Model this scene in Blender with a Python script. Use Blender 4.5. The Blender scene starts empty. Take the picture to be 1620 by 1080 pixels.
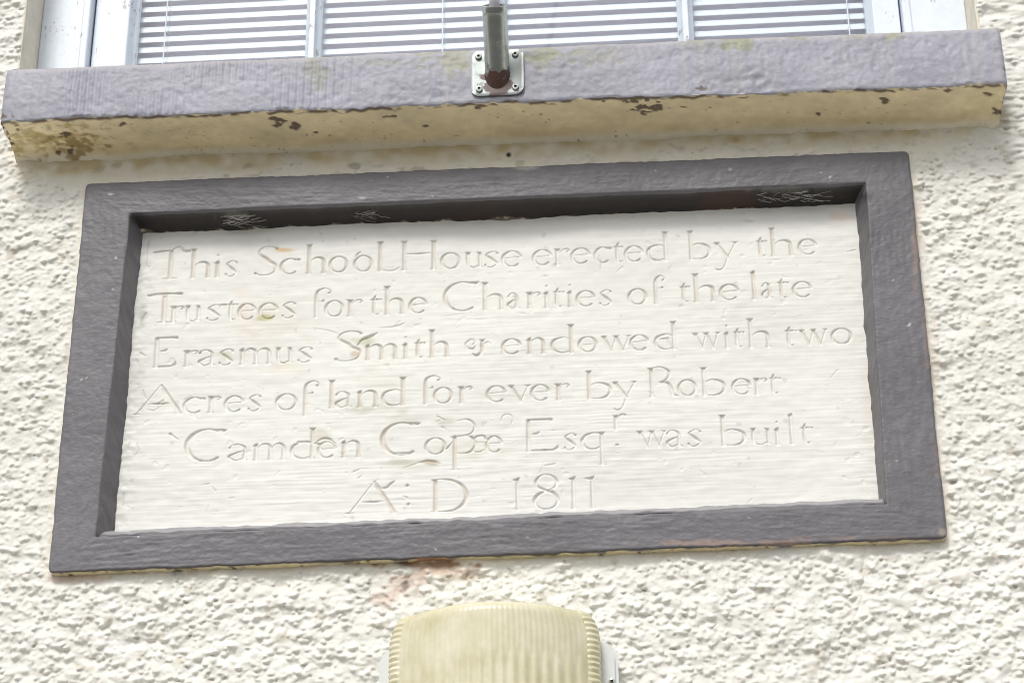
import bpy, math, random
import numpy as np

# ------------------------------------------------------------------ camera, light, exposure
S = bpy.context.scene
C = S.collection
CAM = np.array([0.2076, -2.632, 1.600])
PITCH, YAW, ROLL, FPX = math.radians(26.445), math.radians(-3.922), math.radians(-0.50), 3330.0

def basis():
    cp, sp, cy, sy = math.cos(PITCH), math.sin(PITCH), math.cos(YAW), math.sin(YAW)
    f = np.array([sy*cp, cy*cp, sp]); r = np.array([cy, -sy, 0.0]); u = np.cross(r, f)
    c, s = math.cos(ROLL), math.sin(ROLL)
    return c*r + s*u, -s*r + c*u, f
RT, UP, FW = basis()

cd = bpy.data.cameras.new('camera'); cam = bpy.data.objects.new('camera', cd); C.objects.link(cam)
from mathutils import Matrix, Vector
m = Matrix(((RT[0], UP[0], -FW[0], CAM[0]), (RT[1], UP[1], -FW[1], CAM[1]), (RT[2], UP[2], -FW[2], CAM[2]), (0, 0, 0, 1)))
cam.matrix_world = m
cd.sensor_width = 36.0; cd.lens = FPX/1620*36.0; cd.clip_start = 0.05; cd.clip_end = 500
S.camera = cam

SUN_EL, SUN_ROT = math.radians(47), math.radians(194)
W = bpy.data.worlds.new('World'); S.world = W; W.use_nodes = True
nt = W.node_tree; nt.nodes.clear()
sky = nt.nodes.new('ShaderNodeTexSky'); sky.sky_type = 'NISHITA'; sky.sun_disc = False
sky.sun_elevation = SUN_EL; sky.sun_rotation = SUN_ROT; sky.dust_density = 3.0; sky.air_density = 1.0
hs = nt.nodes.new('ShaderNodeHueSaturation'); hs.inputs['Saturation'].default_value = 0.28
bg = nt.nodes.new('ShaderNodeBackground'); bg.inputs['Strength'].default_value = 0.128
wo = nt.nodes.new('ShaderNodeOutputWorld')
nt.links.new(sky.outputs[0], hs.inputs['Color']); nt.links.new(hs.outputs[0], bg.inputs['Color']); nt.links.new(bg.outputs[0], wo.inputs['Surface'])

sl = bpy.data.lights.new('sun', 'SUN'); sl.energy = 1.35; sl.angle = math.radians(15); sl.color = (1, .975, .935)
so = bpy.data.objects.new('sun', sl); C.objects.link(so)
sd = Vector((math.sin(SUN_ROT)*math.cos(SUN_EL), math.cos(SUN_ROT)*math.cos(SUN_EL), math.sin(SUN_EL)))
so.rotation_euler = sd.to_track_quat('Z', 'Y').to_euler(); so.location = (0, -4, 6)

S.view_settings.view_transform = 'Standard'; S.view_settings.look = 'None'
S.view_settings.gamma = 1.0; S.view_settings.use_curve_mapping = False
S.view_settings.exposure = 0.2
S.render.engine = 'CYCLES'
S.cycles.use_denoising = True; S.cycles.denoiser = 'OPENIMAGEDENOISE'; S.cycles.denoising_input_passes = 'RGB_ALBEDO_NORMAL'; S.cycles.denoising_prefilter = 'ACCURATE'; S.cycles.filter_width = 1.05
S.cycles.max_bounces = 8; S.cycles.diffuse_bounces = 4; S.cycles.transmission_bounces = 8
S.cycles.sample_clamp_indirect = 6

# ------------------------------------------------------------------ geometry helpers
def at(px, py, y):
    """point of the plane at depth y that the photograph shows at (px, py)"""
    px = np.asarray(px, float); py = np.asarray(py, float)
    d = FW + ((px-810)/FPX)[..., None]*RT + ((540-py)/FPX)[..., None]*UP
    t = (y-CAM[1])/d[..., 1]
    return CAM + d*t[..., None]
def atp(px, py, y):
    return at(np.array(px), np.array(py), y)
def proj(P):
    d = P-CAM; z = d@FW
    return 810+FPX*(d@RT)/z, 540-FPX*(d@UP)/z
def mpp(px, py, y):       # metres per photo pixel, sideways and upwards
    a = atp(px, py, y); return float(atp(px+1, py, y)[0]-a[0]), float(atp(px, py-1, y)[2]-a[2])

def sm(a, b, x):
    t = np.clip((x-a)/(b-a), 0, 1); return t*t*(3-2*t)

class Noise:
    """periodic smooth 2-D noise, mean 0, deviation 1"""
    def __init__(s, seed, su, sv, n=1024, cell=None, ring=0.0):
        s.cell = cell if cell else min(su, sv)/3.0
        rng = np.random.default_rng(seed)
        w = np.fft.rfft2(rng.standard_normal((n, n)))
        fu = np.fft.rfftfreq(n)[None, :]; fv = np.fft.fftfreq(n)[:, None]
        k = (fu*su/s.cell)**2 + (fv*sv/s.cell)**2
        g = np.exp(-k*5.0)
        if ring: g = g*(1-np.exp(-k*ring))
        a = np.fft.irfft2(w*g, s=(n, n)); a -= a.mean(); s.a = (a/a.std()).astype(np.float32); s.n = n
    def __call__(s, u, v):
        x = np.asarray(u)/s.cell; y = np.asarray(v)/s.cell
        i = np.floor(x).astype(int); j = np.floor(y).astype(int); fx = x-i; fy = y-j
        i0 = i % s.n; i1 = (i+1) % s.n; j0 = j % s.n; j1 = (j+1) % s.n
        A = s.a
        return (A[j0, i0]*(1-fx)+A[j0, i1]*fx)*(1-fy)+(A[j1, i0]*(1-fx)+A[j1, i1]*fx)*fy

def blur(a, sx, sz):
    def k(s):
        r = int(3*s)+1; x = np.arange(-r, r+1); g = np.exp(-x*x/(2*s*s)); return g/g.sum(), r
    for ax, s in ((1, sx), (0, sz)):
        if s <= 0: continue
        g, r = k(s); p = [(0, 0), (0, 0)]; p[ax] = (r, r); b = np.pad(a, p, mode='edge'); o = np.zeros_like(a)
        for q, wgt in enumerate(g):
            o += wgt*(b[:, q:q+a.shape[1]] if ax == 1 else b[q:q+a.shape[0], :])
        a = o
    return a

def link(name, me, mat=None, parent=None):
    o = bpy.data.objects.new(name, me); C.objects.link(o)
    if mat is not None and not me.materials: me.materials.append(mat)
    if parent is not None: o.parent = parent
    return o
def mesh_np(name, V, F, col=None, smooth=True):
    """V (n,3), F (m,4) or list of arrays"""
    me = bpy.data.meshes.new(name)
    V = np.ascontiguousarray(V, np.float32); F = np.ascontiguousarray(F, np.int32)
    me.vertices.add(len(V)); me.vertices.foreach_set('co', V.ravel())
    k = F.shape[1]
    me.loops.add(F.size); me.loops.foreach_set('vertex_index', F.ravel())
    me.polygons.add(len(F)); me.polygons.foreach_set('loop_start', np.arange(0, F.size, k, dtype=np.int32))
    try: me.polygons.foreach_set('loop_total', np.full(len(F), k, np.int32))
    except Exception: pass
    me.polygons.foreach_set('use_smooth', np.full(len(F), smooth))
    if col is not None:
        a = me.color_attributes.new('paint', 'FLOAT_COLOR', 'POINT')
        c4 = np.ones((len(V), 4), np.float32); c4[:, :3] = col; a.data.foreach_set('color', c4.ravel())
    me.update(calc_edges=True); me.validate()
    return me
def gridfaces(nr, nc, keep=None, flip=False, wrap=False):
    idx = np.arange(nr*nc).reshape(nr, nc)
    if wrap: idx = np.concatenate([idx, idx[:, :1]], 1)
    a, b, c, d = idx[:-1, :-1], idx[:-1, 1:], idx[1:, 1:], idx[1:, :-1]
    F = np.stack([a, b, c, d], -1) if not flip else np.stack([a, d, c, b], -1)
    F = F.reshape(-1, 4)
    return F if keep is None else F[keep.reshape(-1)]
def py_mesh(name, V, F, smooth=False):
    me = bpy.data.meshes.new(name); me.from_pydata([tuple(v) for v in V], [], F); me.update()
    if smooth: me.polygons.foreach_set('use_smooth', [True]*len(me.polygons))
    return me

class MB:
    def __init__(s): s.v = []; s.f = []
    def quadbox(s, P):      # 8 points, 0-3 front ring, 4-7 back ring
        n = len(s.v); s.v += [tuple(map(float, p)) for p in P]
        for f in ((0, 1, 2, 3), (7, 6, 5, 4), (0, 4, 5, 1), (1, 5, 6, 2), (2, 6, 7, 3), (3, 7, 4, 0)): s.f.append([n+i for i in f])
    def box(s, x0, x1, y0, y1, z0, z1):
        s.quadbox([(x0, y0, z0), (x1, y0, z0), (x1, y0, z1), (x0, y0, z1), (x0, y1, z0), (x1, y1, z0), (x1, y1, z1), (x0, y1, z1)])
    def tube(s, pts, rad, n=16, cap=True):
        pts = [np.array(p, float) for p in pts]
        if not hasattr(rad, '__len__'): rad = [rad]*len(pts)
        prev = None; base = len(s.v)
        for i, p in enumerate(pts):
            t = pts[min(i+1, len(pts)-1)]-pts[max(i-1, 0)]; t = t/np.linalg.norm(t)
            a = np.array([0, 0, 1.0]) if prev is None else prev
            if prev is None and abs(t[2]) > .9: a = np.array([1.0, 0, 0])
            u = a-t*(a@t); u /= np.linalg.norm(u); w = np.cross(t, u); prev = u
            for k in range(n):
                q = 2*math.pi*k/n; s.v.append(tuple(p+rad[i]*(math.cos(q)*u+math.sin(q)*w)))
        for i in range(len(pts)-1):
            for k in range(n):
                a = base+i*n+k; b = base+i*n+(k+1) % n; s.f.append([a, b, b+n, a+n])
        if cap:
            s.f.append([base+k for k in range(n)][::-1]); s.f.append([base+(len(pts)-1)*n+k for k in range(n)])
    def build(s, name, mat, parent=None, smooth=False, bevel=0, seg=2):
        me = py_mesh(name, s.v, s.f, smooth)
        if smooth: me.set_sharp_from_angle(angle=math.radians(40))
        o = link(name, me, mat, parent)
        if bevel:
            b = o.modifiers.new('bevel', 'BEVEL'); b.width = bevel; b.segments = seg; b.limit_method = 'ANGLE'
        return o

def tag(o, label=None, cat=None, group=None, kind=None):
    if label: o['label'] = label
    if cat: o['category'] = cat
    if group: o['group'] = group
    if kind: o['kind'] = kind
    return o
def empty(name, loc, label, cat, group=None):
    o = bpy.data.objects.new(name, None); C.objects.link(o); o.location = loc; o.empty_display_size = .05
    return tag(o, label, cat, group)
def adopt(child, parent):   # keep world coordinates of meshes written in world space
    child.parent = parent
    child.matrix_parent_inverse = Matrix.Translation(parent.location).inverted() if parent.type == 'EMPTY' else Matrix()
    return child

# ------------------------------------------------------------------ materials
def material(name, color=None, chip=None, rough=.6, metal=0.0, spec=.5, attr=False, bumps=(), mottle=0.0, mott_scale=60, tint=None, coat=0.0):
    M = bpy.data.materials.new(name); M.use_nodes = True; t = M.node_tree; N = t.nodes; L = t.links
    b = N['Principled BSDF']; b.inputs['Roughness'].default_value = rough; b.inputs['Metallic'].default_value = metal
    b.inputs['Specular IOR Level'].default_value = spec; b.inputs['Coat Weight'].default_value = coat
    tc = N.new('ShaderNodeTexCoord')
    if attr:
        a = N.new('ShaderNodeAttribute'); a.attribute_name = 'paint'; src = a.outputs['Color']
    else:
        r = N.new('ShaderNodeRGB'); r.outputs[0].default_value = (*color, 1); src = r.outputs[0]
    if mottle:
        n = N.new('ShaderNodeTexNoise'); n.inputs['Scale'].default_value = mott_scale; n.inputs['Detail'].default_value = 6; n.inputs['Roughness'].default_value = .65
        L.new(tc.outputs['Object'], n.inputs['Vector'])
        mr = N.new('ShaderNodeMapRange'); mr.inputs['From Min'].default_value = .3; mr.inputs['From Max'].default_value = .7
        mr.inputs['To Min'].default_value = 1-mottle; mr.inputs['To Max'].default_value = 1+mottle
        L.new(n.outputs['Fac'], mr.inputs['Value'])
        mx = N.new('ShaderNodeVectorMath'); mx.operation = 'SCALE'; L.new(src, mx.inputs[0]); L.new(mr.outputs[0], mx.inputs['Scale']); src = mx.outputs[0]
    if chip:
        n = N.new('ShaderNodeTexNoise'); n.inputs['Scale'].default_value = 55; n.inputs['Detail'].default_value = 8; n.inputs['Roughness'].default_value = .75
        mp = N.new('ShaderNodeMapping'); mp.inputs['Scale'].default_value = (1.3, 1, .55); L.new(tc.outputs['Object'], mp.inputs['Vector']); L.new(mp.outputs[0], n.inputs['Vector'])
        cr_ = N.new('ShaderNodeMapRange'); cr_.interpolation_type = 'SMOOTHSTEP'; cr_.inputs['From Min'].default_value = .595; cr_.inputs['From Max'].default_value = .62; L.new(n.outputs['Fac'], cr_.inputs['Value'])
        mxx = N.new('ShaderNodeMix'); mxx.data_type = 'RGBA'; L.new(cr_.outputs[0], mxx.inputs['Factor']); L.new(src, mxx.inputs['A']); mxx.inputs['B'].default_value = (*chip, 1); src = mxx.outputs['Result']
    L.new(src, b.inputs['Base Color'])
    last = None
    for (scale, strength, dist, stretch) in bumps:
        mp = N.new('ShaderNodeMapping'); mp.inputs['Scale'].default_value = stretch
        L.new(tc.outputs['Object'], mp.inputs['Vector'])
        n = N.new('ShaderNodeTexNoise'); n.inputs['Scale'].default_value = scale; n.inputs['Detail'].default_value = 4
        L.new(mp.outputs[0], n.inputs['Vector'])
        bp = N.new('ShaderNodeBump'); bp.inputs['Strength'].default_value = strength; bp.inputs['Distance'].default_value = dist
        L.new(n.outputs['Fac'], bp.inputs['Height'])
        if last is not None: L.new(last.outputs[0], bp.inputs['Normal'])
        last = bp
    if last is not None: L.new(last.outputs[0], b.inputs['Normal'])
    return M

ONE = (1, 1, 1)
m_wall = material('roughcast_paint', rough=.7, spec=.35, attr=True, mottle=.03, mott_scale=40, bumps=((260, .35, .002, ONE),))
m_surround = material('masonry_paint_brown_grey', rough=.45, spec=.38, attr=True, mottle=.08, mott_scale=70, bumps=((160, .3, .002, (1, 1, 1.6)),))
m_sill = material('masonry_paint_sill', rough=.5, spec=.5, attr=True, mottle=.06, mott_scale=50, bumps=((220, .4, .0015, ONE),))
m_panel = material('painted_stone_panel', rough=.55, spec=.4, attr=True, mottle=.02, mott_scale=45, bumps=((120, .25, .0008, (.12, 1, 2.2)),))
m_wood = material('white_gloss_wood_paint', color=(.76, .825, .90), chip=(.40, .42, .42), rough=.35, mottle=.05, mott_scale=30, bumps=((60, .35, .002, (1, 1, .12)), (300, .15, .001, ONE)))
m_reveal = material('reveal_render', color=(.80, .74, .61), rough=.8, mottle=.12, mott_scale=25, bumps=((90, .4, .003, ONE),))
m_room = material('room_plaster', color=(.6, .6, .62), rough=.9, mottle=.03)
m_gap_sheet = material('lavender_grey_gap_sheet', color=(.84, .81, .90), rough=.9, mottle=.02)
m_slat = material('slat_enamel', color=(.72, .79, .85), rough=.4, mottle=.02)
m_cord = material('blind_cord', color=(.8, .85, .9), rough=.8, mottle=.02)
m_ground = material('pavement_concrete', color=(.56, .545, .50), rough=.9, mottle=.15, mott_scale=3, bumps=((30, .3, .01, ONE),))

def glass_mat():
    M = bpy.data.materials.new('window_glass'); M.use_nodes = True; N = M.node_tree.nodes; L = M.node_tree.links; N.clear()
    o = N.new('ShaderNodeOutputMaterial'); mix = N.new('ShaderNodeMixShader'); g = N.new('ShaderNodeBsdfGlossy'); t = N.new('ShaderNodeBsdfTransparent')
    f = N.new('ShaderNodeFresnel'); f.inputs['IOR'].default_value = 1.52; g.inputs['Roughness'].default_value = .02; t.inputs['Color'].default_value = (.99, 1, 1, 1)
    d = N.new('ShaderNodeTexNoise'); d.inputs['Scale'].default_value = 6
    tc = N.new('ShaderNodeTexCoord'); L.new(tc.outputs['Object'], d.inputs['Vector'])
    bp = N.new('ShaderNodeBump'); bp.inputs['Strength'].default_value = .05; bp.inputs['Distance'].default_value = .01; L.new(d.outputs['Fac'], bp.inputs['Height']); L.new(bp.outputs[0], g.inputs['Normal'])
    ge = N.new('ShaderNodeNewGeometry'); ii = N.new('ShaderNodeMix'); ii.inputs['A'].default_value = 1.52; ii.inputs['B'].default_value = 1/1.52; L.new(ge.outputs['Backfacing'], ii.inputs['Factor']); L.new(ii.outputs['Result'], f.inputs['IOR'])
    L.new(f.outputs[0], mix.inputs[0]); L.new(t.outputs[0], mix.inputs[1]); L.new(g.outputs[0], mix.inputs[2]); L.new(mix.outputs[0], o.inputs['Surface'])
    return M
m_glass = glass_mat()

# ------------------------------------------------------------------ key positions (metres; the wall face is y = 0)
YF, YP, YS = -0.013, 0.026, -0.091        # surround front, stone panel, sill front
def q(pxs, y): return np.array([atp(px, py, y)[[0, 2]] for px, py in pxs])
OUT = q([(135, 290), (1438, 238), (1500, 850), (75, 905)], YF)      # TL TR BR BL, outer edge of surround
INN = q([(207, 338), (1369, 289), (1401, 796), (152, 848)], YF)
PAN = q([(228, 372), (1350, 324), (1389, 806), (182, 864)], YP)
WL, WR = float(atp(36, 50, 0)[0]), float(atp(1545, 20, 0)[0])       # window opening
SL, SR = float(atp(4, 150, YS)[0]), float(atp(1589, 90, YS)[0])     # sill ends
def sill_top(x):   # front top edge height along x
    a = atp(4, 108, YS)[2]; b = atp(1583, 41, YS)[2]; return a+(b-a)*(x-SL)/(SR-SL)
def sill_bot(x):
    a = atp(4, 192, YS)[2]; b = atp(1590, 133, YS)[2]; return a+(b-a)*(x-SL)/(SR-SL)
ZT, ZB = float(sill_top(0)), float(sill_bot(0))

# ------------------------------------------------------------------ ground
def sheet(name, x0, x1, y0, y1, z, mat):
    return tag(link(name, py_mesh(name, [(x0, y0, z), (x1, y0, z), (x1, y1, z), (x0, y1, z)], [[0, 1, 2, 3]]), mat), kind='structure')
m_road = material('asphalt', color=(.055, .055, .055), rough=.9, mottle=.2, mott_scale=20)
sheet('ground', -80, 80, -80, 80, -.13, m_road)
pv = MB(); pv.box(-20, 20, -1.75, 4, -.128, 0); tag(pv.build('pavement', m_ground), kind='structure')


# ------------------------------------------------------------------ school house wall: roughcast as real relief
house = empty('school_house', (0, 0, 0), 'cream roughcast school house front with a white sash window above the plaque', 'building')

def axis(lo, f0, f1, hi, fine, coarse):
    a = np.arange(f0, f1+1e-9, fine)
    return np.concatenate([np.arange(lo, f0-coarse*.5, coarse), a, np.arange(f1+coarse, hi+1e-9, coarse)])
GX = axis(-1.30, -.76, .74, 1.45, .00175, .005)
GZ = axis(2.05, 2.33, 3.60, 3.75, .00175, .005)
def roughcast_field():
    c = .0014; x0, z0 = -1.32, 2.03; nx = int(2.80/c); nz = int(1.76/c)
    H = np.zeros((nz, nx), np.float32); rng = np.random.default_rng(5); n = 115000
    cx = rng.uniform(0, nx, n); cz = rng.uniform(0, nz, n)
    rr = (.0012+.0026*rng.random(n)**1.7)/c; hh = rr*c*rng.uniform(.35, 1.25, n); an = rng.uniform(-.4, .4, n); el = rng.uniform(1.0, 1.7, n)
    for i in range(n):
        r = rr[i]; R = int(r*el[i])+2; ix, iz = int(cx[i]), int(cz[i])
        xa, xb, za, zb = max(ix-R, 0), min(ix+R+1, nx), max(iz-R, 0), min(iz+R+1, nz)
        if xa >= xb or za >= zb: continue
        X = np.arange(xa, xb)[None, :]-cx[i]; Z = np.arange(za, zb)[:, None]-cz[i]
        ca, sa = math.cos(an[i]), math.sin(an[i]); U = (X*ca+Z*sa)/(r*el[i]); V = (-X*sa+Z*ca)/r
        d = 1-U*U-V*V; h = hh[i]*np.sqrt(np.maximum(d, 0))
        sub = H[za:zb, xa:xb]; np.maximum(sub, h, out=sub)
    H = blur(H, .72, .52)
    return H, x0, z0, c
RH, rx0, rz0, rc = roughcast_field()
n_big = Noise(11, .05, .04, 512); n_mid = Noise(12, .014, .010, 1024); n_fin = Noise(13, .005, .004, 1024); n_huge = Noise(14, .25, .2, 256)
n_warp = Noise(15, .03, .03, 512)
def roughcast(X, Z):
    i = np.clip(((X-rx0)/rc), 0, RH.shape[1]-2); j = np.clip(((Z-rz0)/rc), 0, RH.shape[0]-2)
    i0 = i.astype(int); j0 = j.astype(int); fx = i-i0; fz = j-j0
    h = (RH[j0, i0]*(1-fx)+RH[j0, i0+1]*fx)*(1-fz)+(RH[j0+1, i0]*(1-fx)+RH[j0+1, i0+1]*fx)*fz
    return h
def edge_dist(X, Z, Q):     # signed distance to quad Q (TL TR BR BL), negative inside
    d = np.full(X.shape, -9.0)
    for k in range(4):
        a, b = Q[k], Q[(k+1) % 4]; t = (b-a)/np.linalg.norm(b-a); nrm = np.array([-t[1], t[0]])
        d = np.maximum(d, (X-a[0])*nrm[0]+(Z-a[1])*nrm[1])
    return d
X, Z = np.meshgrid(GX, GZ)
PX, PY = proj(np.stack([X, np.zeros_like(X), Z], -1))
dq = edge_dist(X, Z, OUT)
# amount of roughcast: the band under the sill and the rim round the plaque are trowelled smooth
band = sm(-.012, .035, Z-(OUT[0, 1]+(OUT[1, 1]-OUT[0, 1])*(X-OUT[0, 0])/(OUT[1, 0]-OUT[0, 0])) + .012*n_big(X, Z))*sm(SL-.03, SL+.07, X)*(1-sm(SR-.12, SR+.0, X))*(1-sm(ZT-.02, ZT+.02, Z))
amp = (1-.74*band)*(.25+.75*sm(.001, .016, dq+.003*n_mid(X, Z)))
amp *= .8+.2*sm(-1, 1, n_huge(X, Z))
h = roughcast(X, Z)*1.45 + .0015*n_mid(X, Z) + .00042*n_fin(X, Z)
Y = -(h*amp + .0012*n_big(X, Z)*(1-.4*band)) + .0015
pits = sm(1.9, 2.6, n_mid(X+3.3, Z+1.7)); Y += pits*band*.003
sag = h*amp*.5; Xw = X + .0006*n_fin(X+7, Z)*amp; Zw = Z - sag
base = np.array([.82, .806, .745]); col = np.ones(X.shape+(3,))*base
col *= (1+.02*n_huge(X, Z))[..., None]
def mixc(col, m, c): m = np.clip(m, 0, 1)[..., None]; return col*(1-m)+np.array(c)*m
col = mixc(col, band*.55, (.80, .755, .62))
ub = sm(.045, .0, np.abs(Z-(ZB-.01)))*band; col = mixc(col, ub*(.6+.4*n_mid(X, Z)), (.62, .53, .33))
dirt = sm(1.7, 2.4, n_mid(X*1.0+9, Z+4)); col = mixc(col, dirt*.5, (.47, .42, .31)); pk = sm(1.7, 2.5, n_fin(X*1.0+9, Z+4))*amp; Y += pk*.0016; col = mixc(col, pk*.65, (.30, .27, .20))
def blob(px, py, rx, ry, k=.55):
    d = np.sqrt(((PX-px)/rx)**2+((PY-py)/ry)**2); return sm(1.15, .35, d+k*n_mid(X, Z)*.45+k*n_fin(X, Z)*.25)
for (px, py, rx, ry, s, c) in [(690, 900, 66, 18, .65, (.66, .46, .32)), (640, 920, 36, 22, .55, (.66, .49, .38)), (610, 943, 26, 14, .5, (.66, .48, .38)), (665, 892, 75, 6, .9, (.30, .17, .10)), (640, 925, 8, 10, .8, (.22, .17, .14)),
                               (120, 912, 60, 10, .6, (.60, .42, .32)), (1452, 370, 8, 70, .5, (.70, .58, .50)), (1478, 560, 9, 90, .45, (.70, .60, .52)), (1498, 780, 9, 60, .4, (.70, .60, .55)),
                               (100, 395, 18, 18, .2, (.6, .55, .38)), (805, 245, 4, 4, 1.0, (.03, .03, .03)), (395, 262, 14, 7, .5, (.25, .22, .15)), (660, 268, 20, 6, .5, (.3, .26, .2)), (560, 262, 10, 5, .5, (.25, .22, .17)),
                               (120, 245, 60, 10, .7, (.45, .36, .17)), (1590, 190, 12, 20, .5, (.35, .30, .2)), (750, 905, 14, 5, .5, (.2, .17, .14)), (1580, 75, 10, 40, .3, (.5, .45, .35))]:
    col = mixc(col, blob(px, py, rx, ry)*s, c)
rim = sm(.010, .002, np.abs(dq-.002))*sm(0, 1, n_mid(X, Z)+.6); col = mixc(col, rim*.3, (.72, .67, .52))
# hairline crack running down on the right
ck = 1385-(PY-850)*.30+9*n_big(X, Z)+2.5*n_mid(X, Z); crack = sm(1.6, .5, np.abs(PX-ck))*(PY > 880); Y += crack*.0012
col = mixc(col, crack*.35, (.4, .37, .33))
cxm = (X[:-1, :-1]+X[1:, 1:])/2; czm = (Z[:-1, :-1]+Z[1:, 1:])/2
WTOP = 4.55
keep = ~((cxm > WL) & (cxm < WR) & (czm > ZT-.03)) & (edge_dist(cxm, czm, OUT) > -.03)
# straighten the arrises of the window opening
snap = (np.abs(X-WL) < .0024) & (Z > ZT-.04); Xw = np.where(snap, WL, Xw); snap2 = (np.abs(X-WR) < .0024) & (Z > ZT-.04); Xw = np.where(snap2, WR, Xw)
V = np.stack([Xw, Y, Zw], -1).reshape(-1, 3)
F = gridfaces(len(GZ), len(GX), keep)
used = np.zeros(len(V), bool); used[F.ravel()] = True; mp_ = np.cumsum(used)-1
wallc = col.reshape(-1, 3)[used]; V = V[used]; F = mp_[F]
# the plain rest of the wall (outside the photograph), joined into the same mesh
ex = [(-6, GX[0], 0, 7), (GX[-1], 6, 0, 7), (GX[0], GX[-1], 0, GZ[0]), (GX[0], WL, GZ[-1], 7), (WR, GX[-1], GZ[-1], 7), (WL, WR, WTOP, 7)]
ev = []; ef = []
for (xa, xb, za, zb) in ex:
    k = len(V)+len(ev); ev += [(xa, -.002, za), (xb, -.002, za), (xb, -.002, zb), (xa, -.002, zb)]; ef.append((k, k+1, k+2, k+3))
V = np.concatenate([V, np.array(ev)]); F = np.concatenate([F, np.array(ef)]); wallc = np.concatenate([wallc, np.tile(base, (len(ev), 1))])
link('wall', mesh_np('wall', V, F, wallc), m_wall, house)

# reveals of the window opening (jambs, head) and the room behind
YC = .082; YB = YC+.052
mb = MB()
mb.box(WL-.06, WL, .012, YC+.12, ZT-.03, WTOP+.06); mb.box(WR, WR+.06, .012, YC+.12, ZT-.03, WTOP+.06); mb.box(WL, WR, .012, YC+.10, WTOP, WTOP+.06)
mb.box(WL-.0025, WL+.0015, .000, .0125, ZT-.03, WTOP); mb.box(WR-.0015, WR+.0025, .000, .0125, ZT-.03, WTOP)
mb.build('window_reveal', m_reveal, house, bevel=.001)
mb = MB()
for (xa, xb, ya, yb, za, zb) in ((-2.2, 2.2, 2.6, 2.7, 1.4, 5.2), (-2.3, -2.2, .3, 2.7, 1.4, 5.2), (2.2, 2.3, .3, 2.7, 1.4, 5.2), (-2.2, 2.2, .3, 2.6, 5.1, 5.2), (-2.2, 2.2, .3, 2.6, 1.4, 1.5),
                                 (-2.2, WL-.02, .26, .30, 1.5, 5.1), (WR+.02, 2.2, .26, .30, 1.5, 5.1), (WL-.02, WR+.02, .26, .30, 1.5, ZT-.03), (WL-.02, WR+.02, .26, .30, WTOP, 5.1)):
    mb.box(xa, xb, ya, yb, za, zb)
mb.build('room', m_room, house)
mb = MB(); mb.box(WL-.02, WR+.02, YB+.040, YB+.043, ZT-.02, WTOP); mb.build('added_gap_sheet', m_gap_sheet, house)  # pale sheet added behind the blind to lighten the slat gaps

# ------------------------------------------------------------------ sill
NX = 640
sx = np.linspace(SL, SR, NX)
def profile(x):
    zt, zb = sill_top(x), sill_bot(x); zc = zb-.014
    pts = [(.13, zt+.030), (.02, zt+.018), (YS+.020, zt+.0045), (YS+.008, zt+.0015), (YS+.002, zt-.003), (YS, zt-.010), (YS-.001, (zt+zb)/2), (YS, zb+.004), (YS+.001, zb+.0012), (YS+.004, zb),
           (-.068, zb-.0007), (-.040, zb-.002), (-.022, zb-.0035), (-.010, zb-.007), (-.001, zb-.012), (.008, zb-.017)]
    return pts
prof0 = np.array(profile(0.0)); seg = np.linalg.norm(np.diff(prof0, axis=0), axis=1)
counts = [10, 12, 4, 4, 3, 16, 16, 3, 2, 14, 14, 10, 8, 6, 6]
ts = np.concatenate([np.arange(n)/n+i for i, n in enumerate(counts)]+[[len(counts)]])
ki = np.minimum(ts.astype(int), len(counts)-1); kf = ts-ki
PR = np.stack([np.array(profile(x)) for x in sx], 0)             # NX, P, 2
L2 = PR[:, ki]*(1-kf)[None, :, None]+PR[:, np.minimum(ki+1, len(counts))]*kf[None, :, None]
SY, SZ = L2[..., 0].T.copy(), L2[..., 1].T.copy(); SXX = np.tile(sx, (len(ts), 1))
arc = np.concatenate([[0], np.cumsum(seg)]); AR = np.interp(ts, np.arange(len(arc)), arc)[:, None]+0*SXX
ns1 = Noise(21, .05, .03, 512); ns2 = Noise(22, .009, .007, 1024); ns3 = Noise(23, .0035, .003, 1024); nstripe = Noise(24, .0065, .16, 1024, cell=.002); nedge = Noise(25, .06, .5, 512); nchip = Noise(26, .018, .012, 512)
front = ((ts > 4) & (ts < 8.2))[:, None]*np.ones_like(SXX)
frontw = (sm(3.2, 4.6, ts)*(1-sm(7.2, 8.2, ts)))[:, None]
toolm = frontw*(1-sm(-.35, -.08, SXX)*.95)*.9
tool = np.sin(2*math.pi*(SXX+.004*(AR-.2)+.0016*ns1(SXX*1, AR*.1))/.0112)*(.6+.5*ns1(SXX+6, AR*.5))
lump = ns1(SXX, AR)*.0005+ns2(SXX, AR)*.00024+ns3(SXX, AR)*.00022
rough_zone = sm(.12, .0, np.abs(SXX-.36))*frontw*sm(0, 1, ns1(SXX+2, AR))        # broken patch on the right
hole = sm(1.5, 2.3, ns2(SXX+4, AR+2))
dy = -lump-.0009*toolm*tool+.0011*rough_zone*np.abs(ns2(SXX+1, AR))+.0010*hole*frontw
SY = SY+dy*sm(0, 3, ts)[:, None]
tedge = ((ts > 2.5) & (ts < 5.4))[:, None]; bedge = (sm(6.4, 7.4, ts)*(1-sm(9.5, 11.5, ts)))[:, None]
SZ = SZ + .0011*nedge(SXX, 0*SXX)*sm(2, 4, ts)[:, None]*(1-sm(5, 6.5, ts)[:, None]) + .0010*nedge(SXX+3, 0*SXX)*bedge + .0005*ns2(SXX+5, 0*SXX)*bedge
under = sm(9, 10.5, ts)[:, None]; SZ = SZ - under*(ns1(SXX+8, AR)*.0016+ns2(SXX+8, AR)*.0005)
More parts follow.
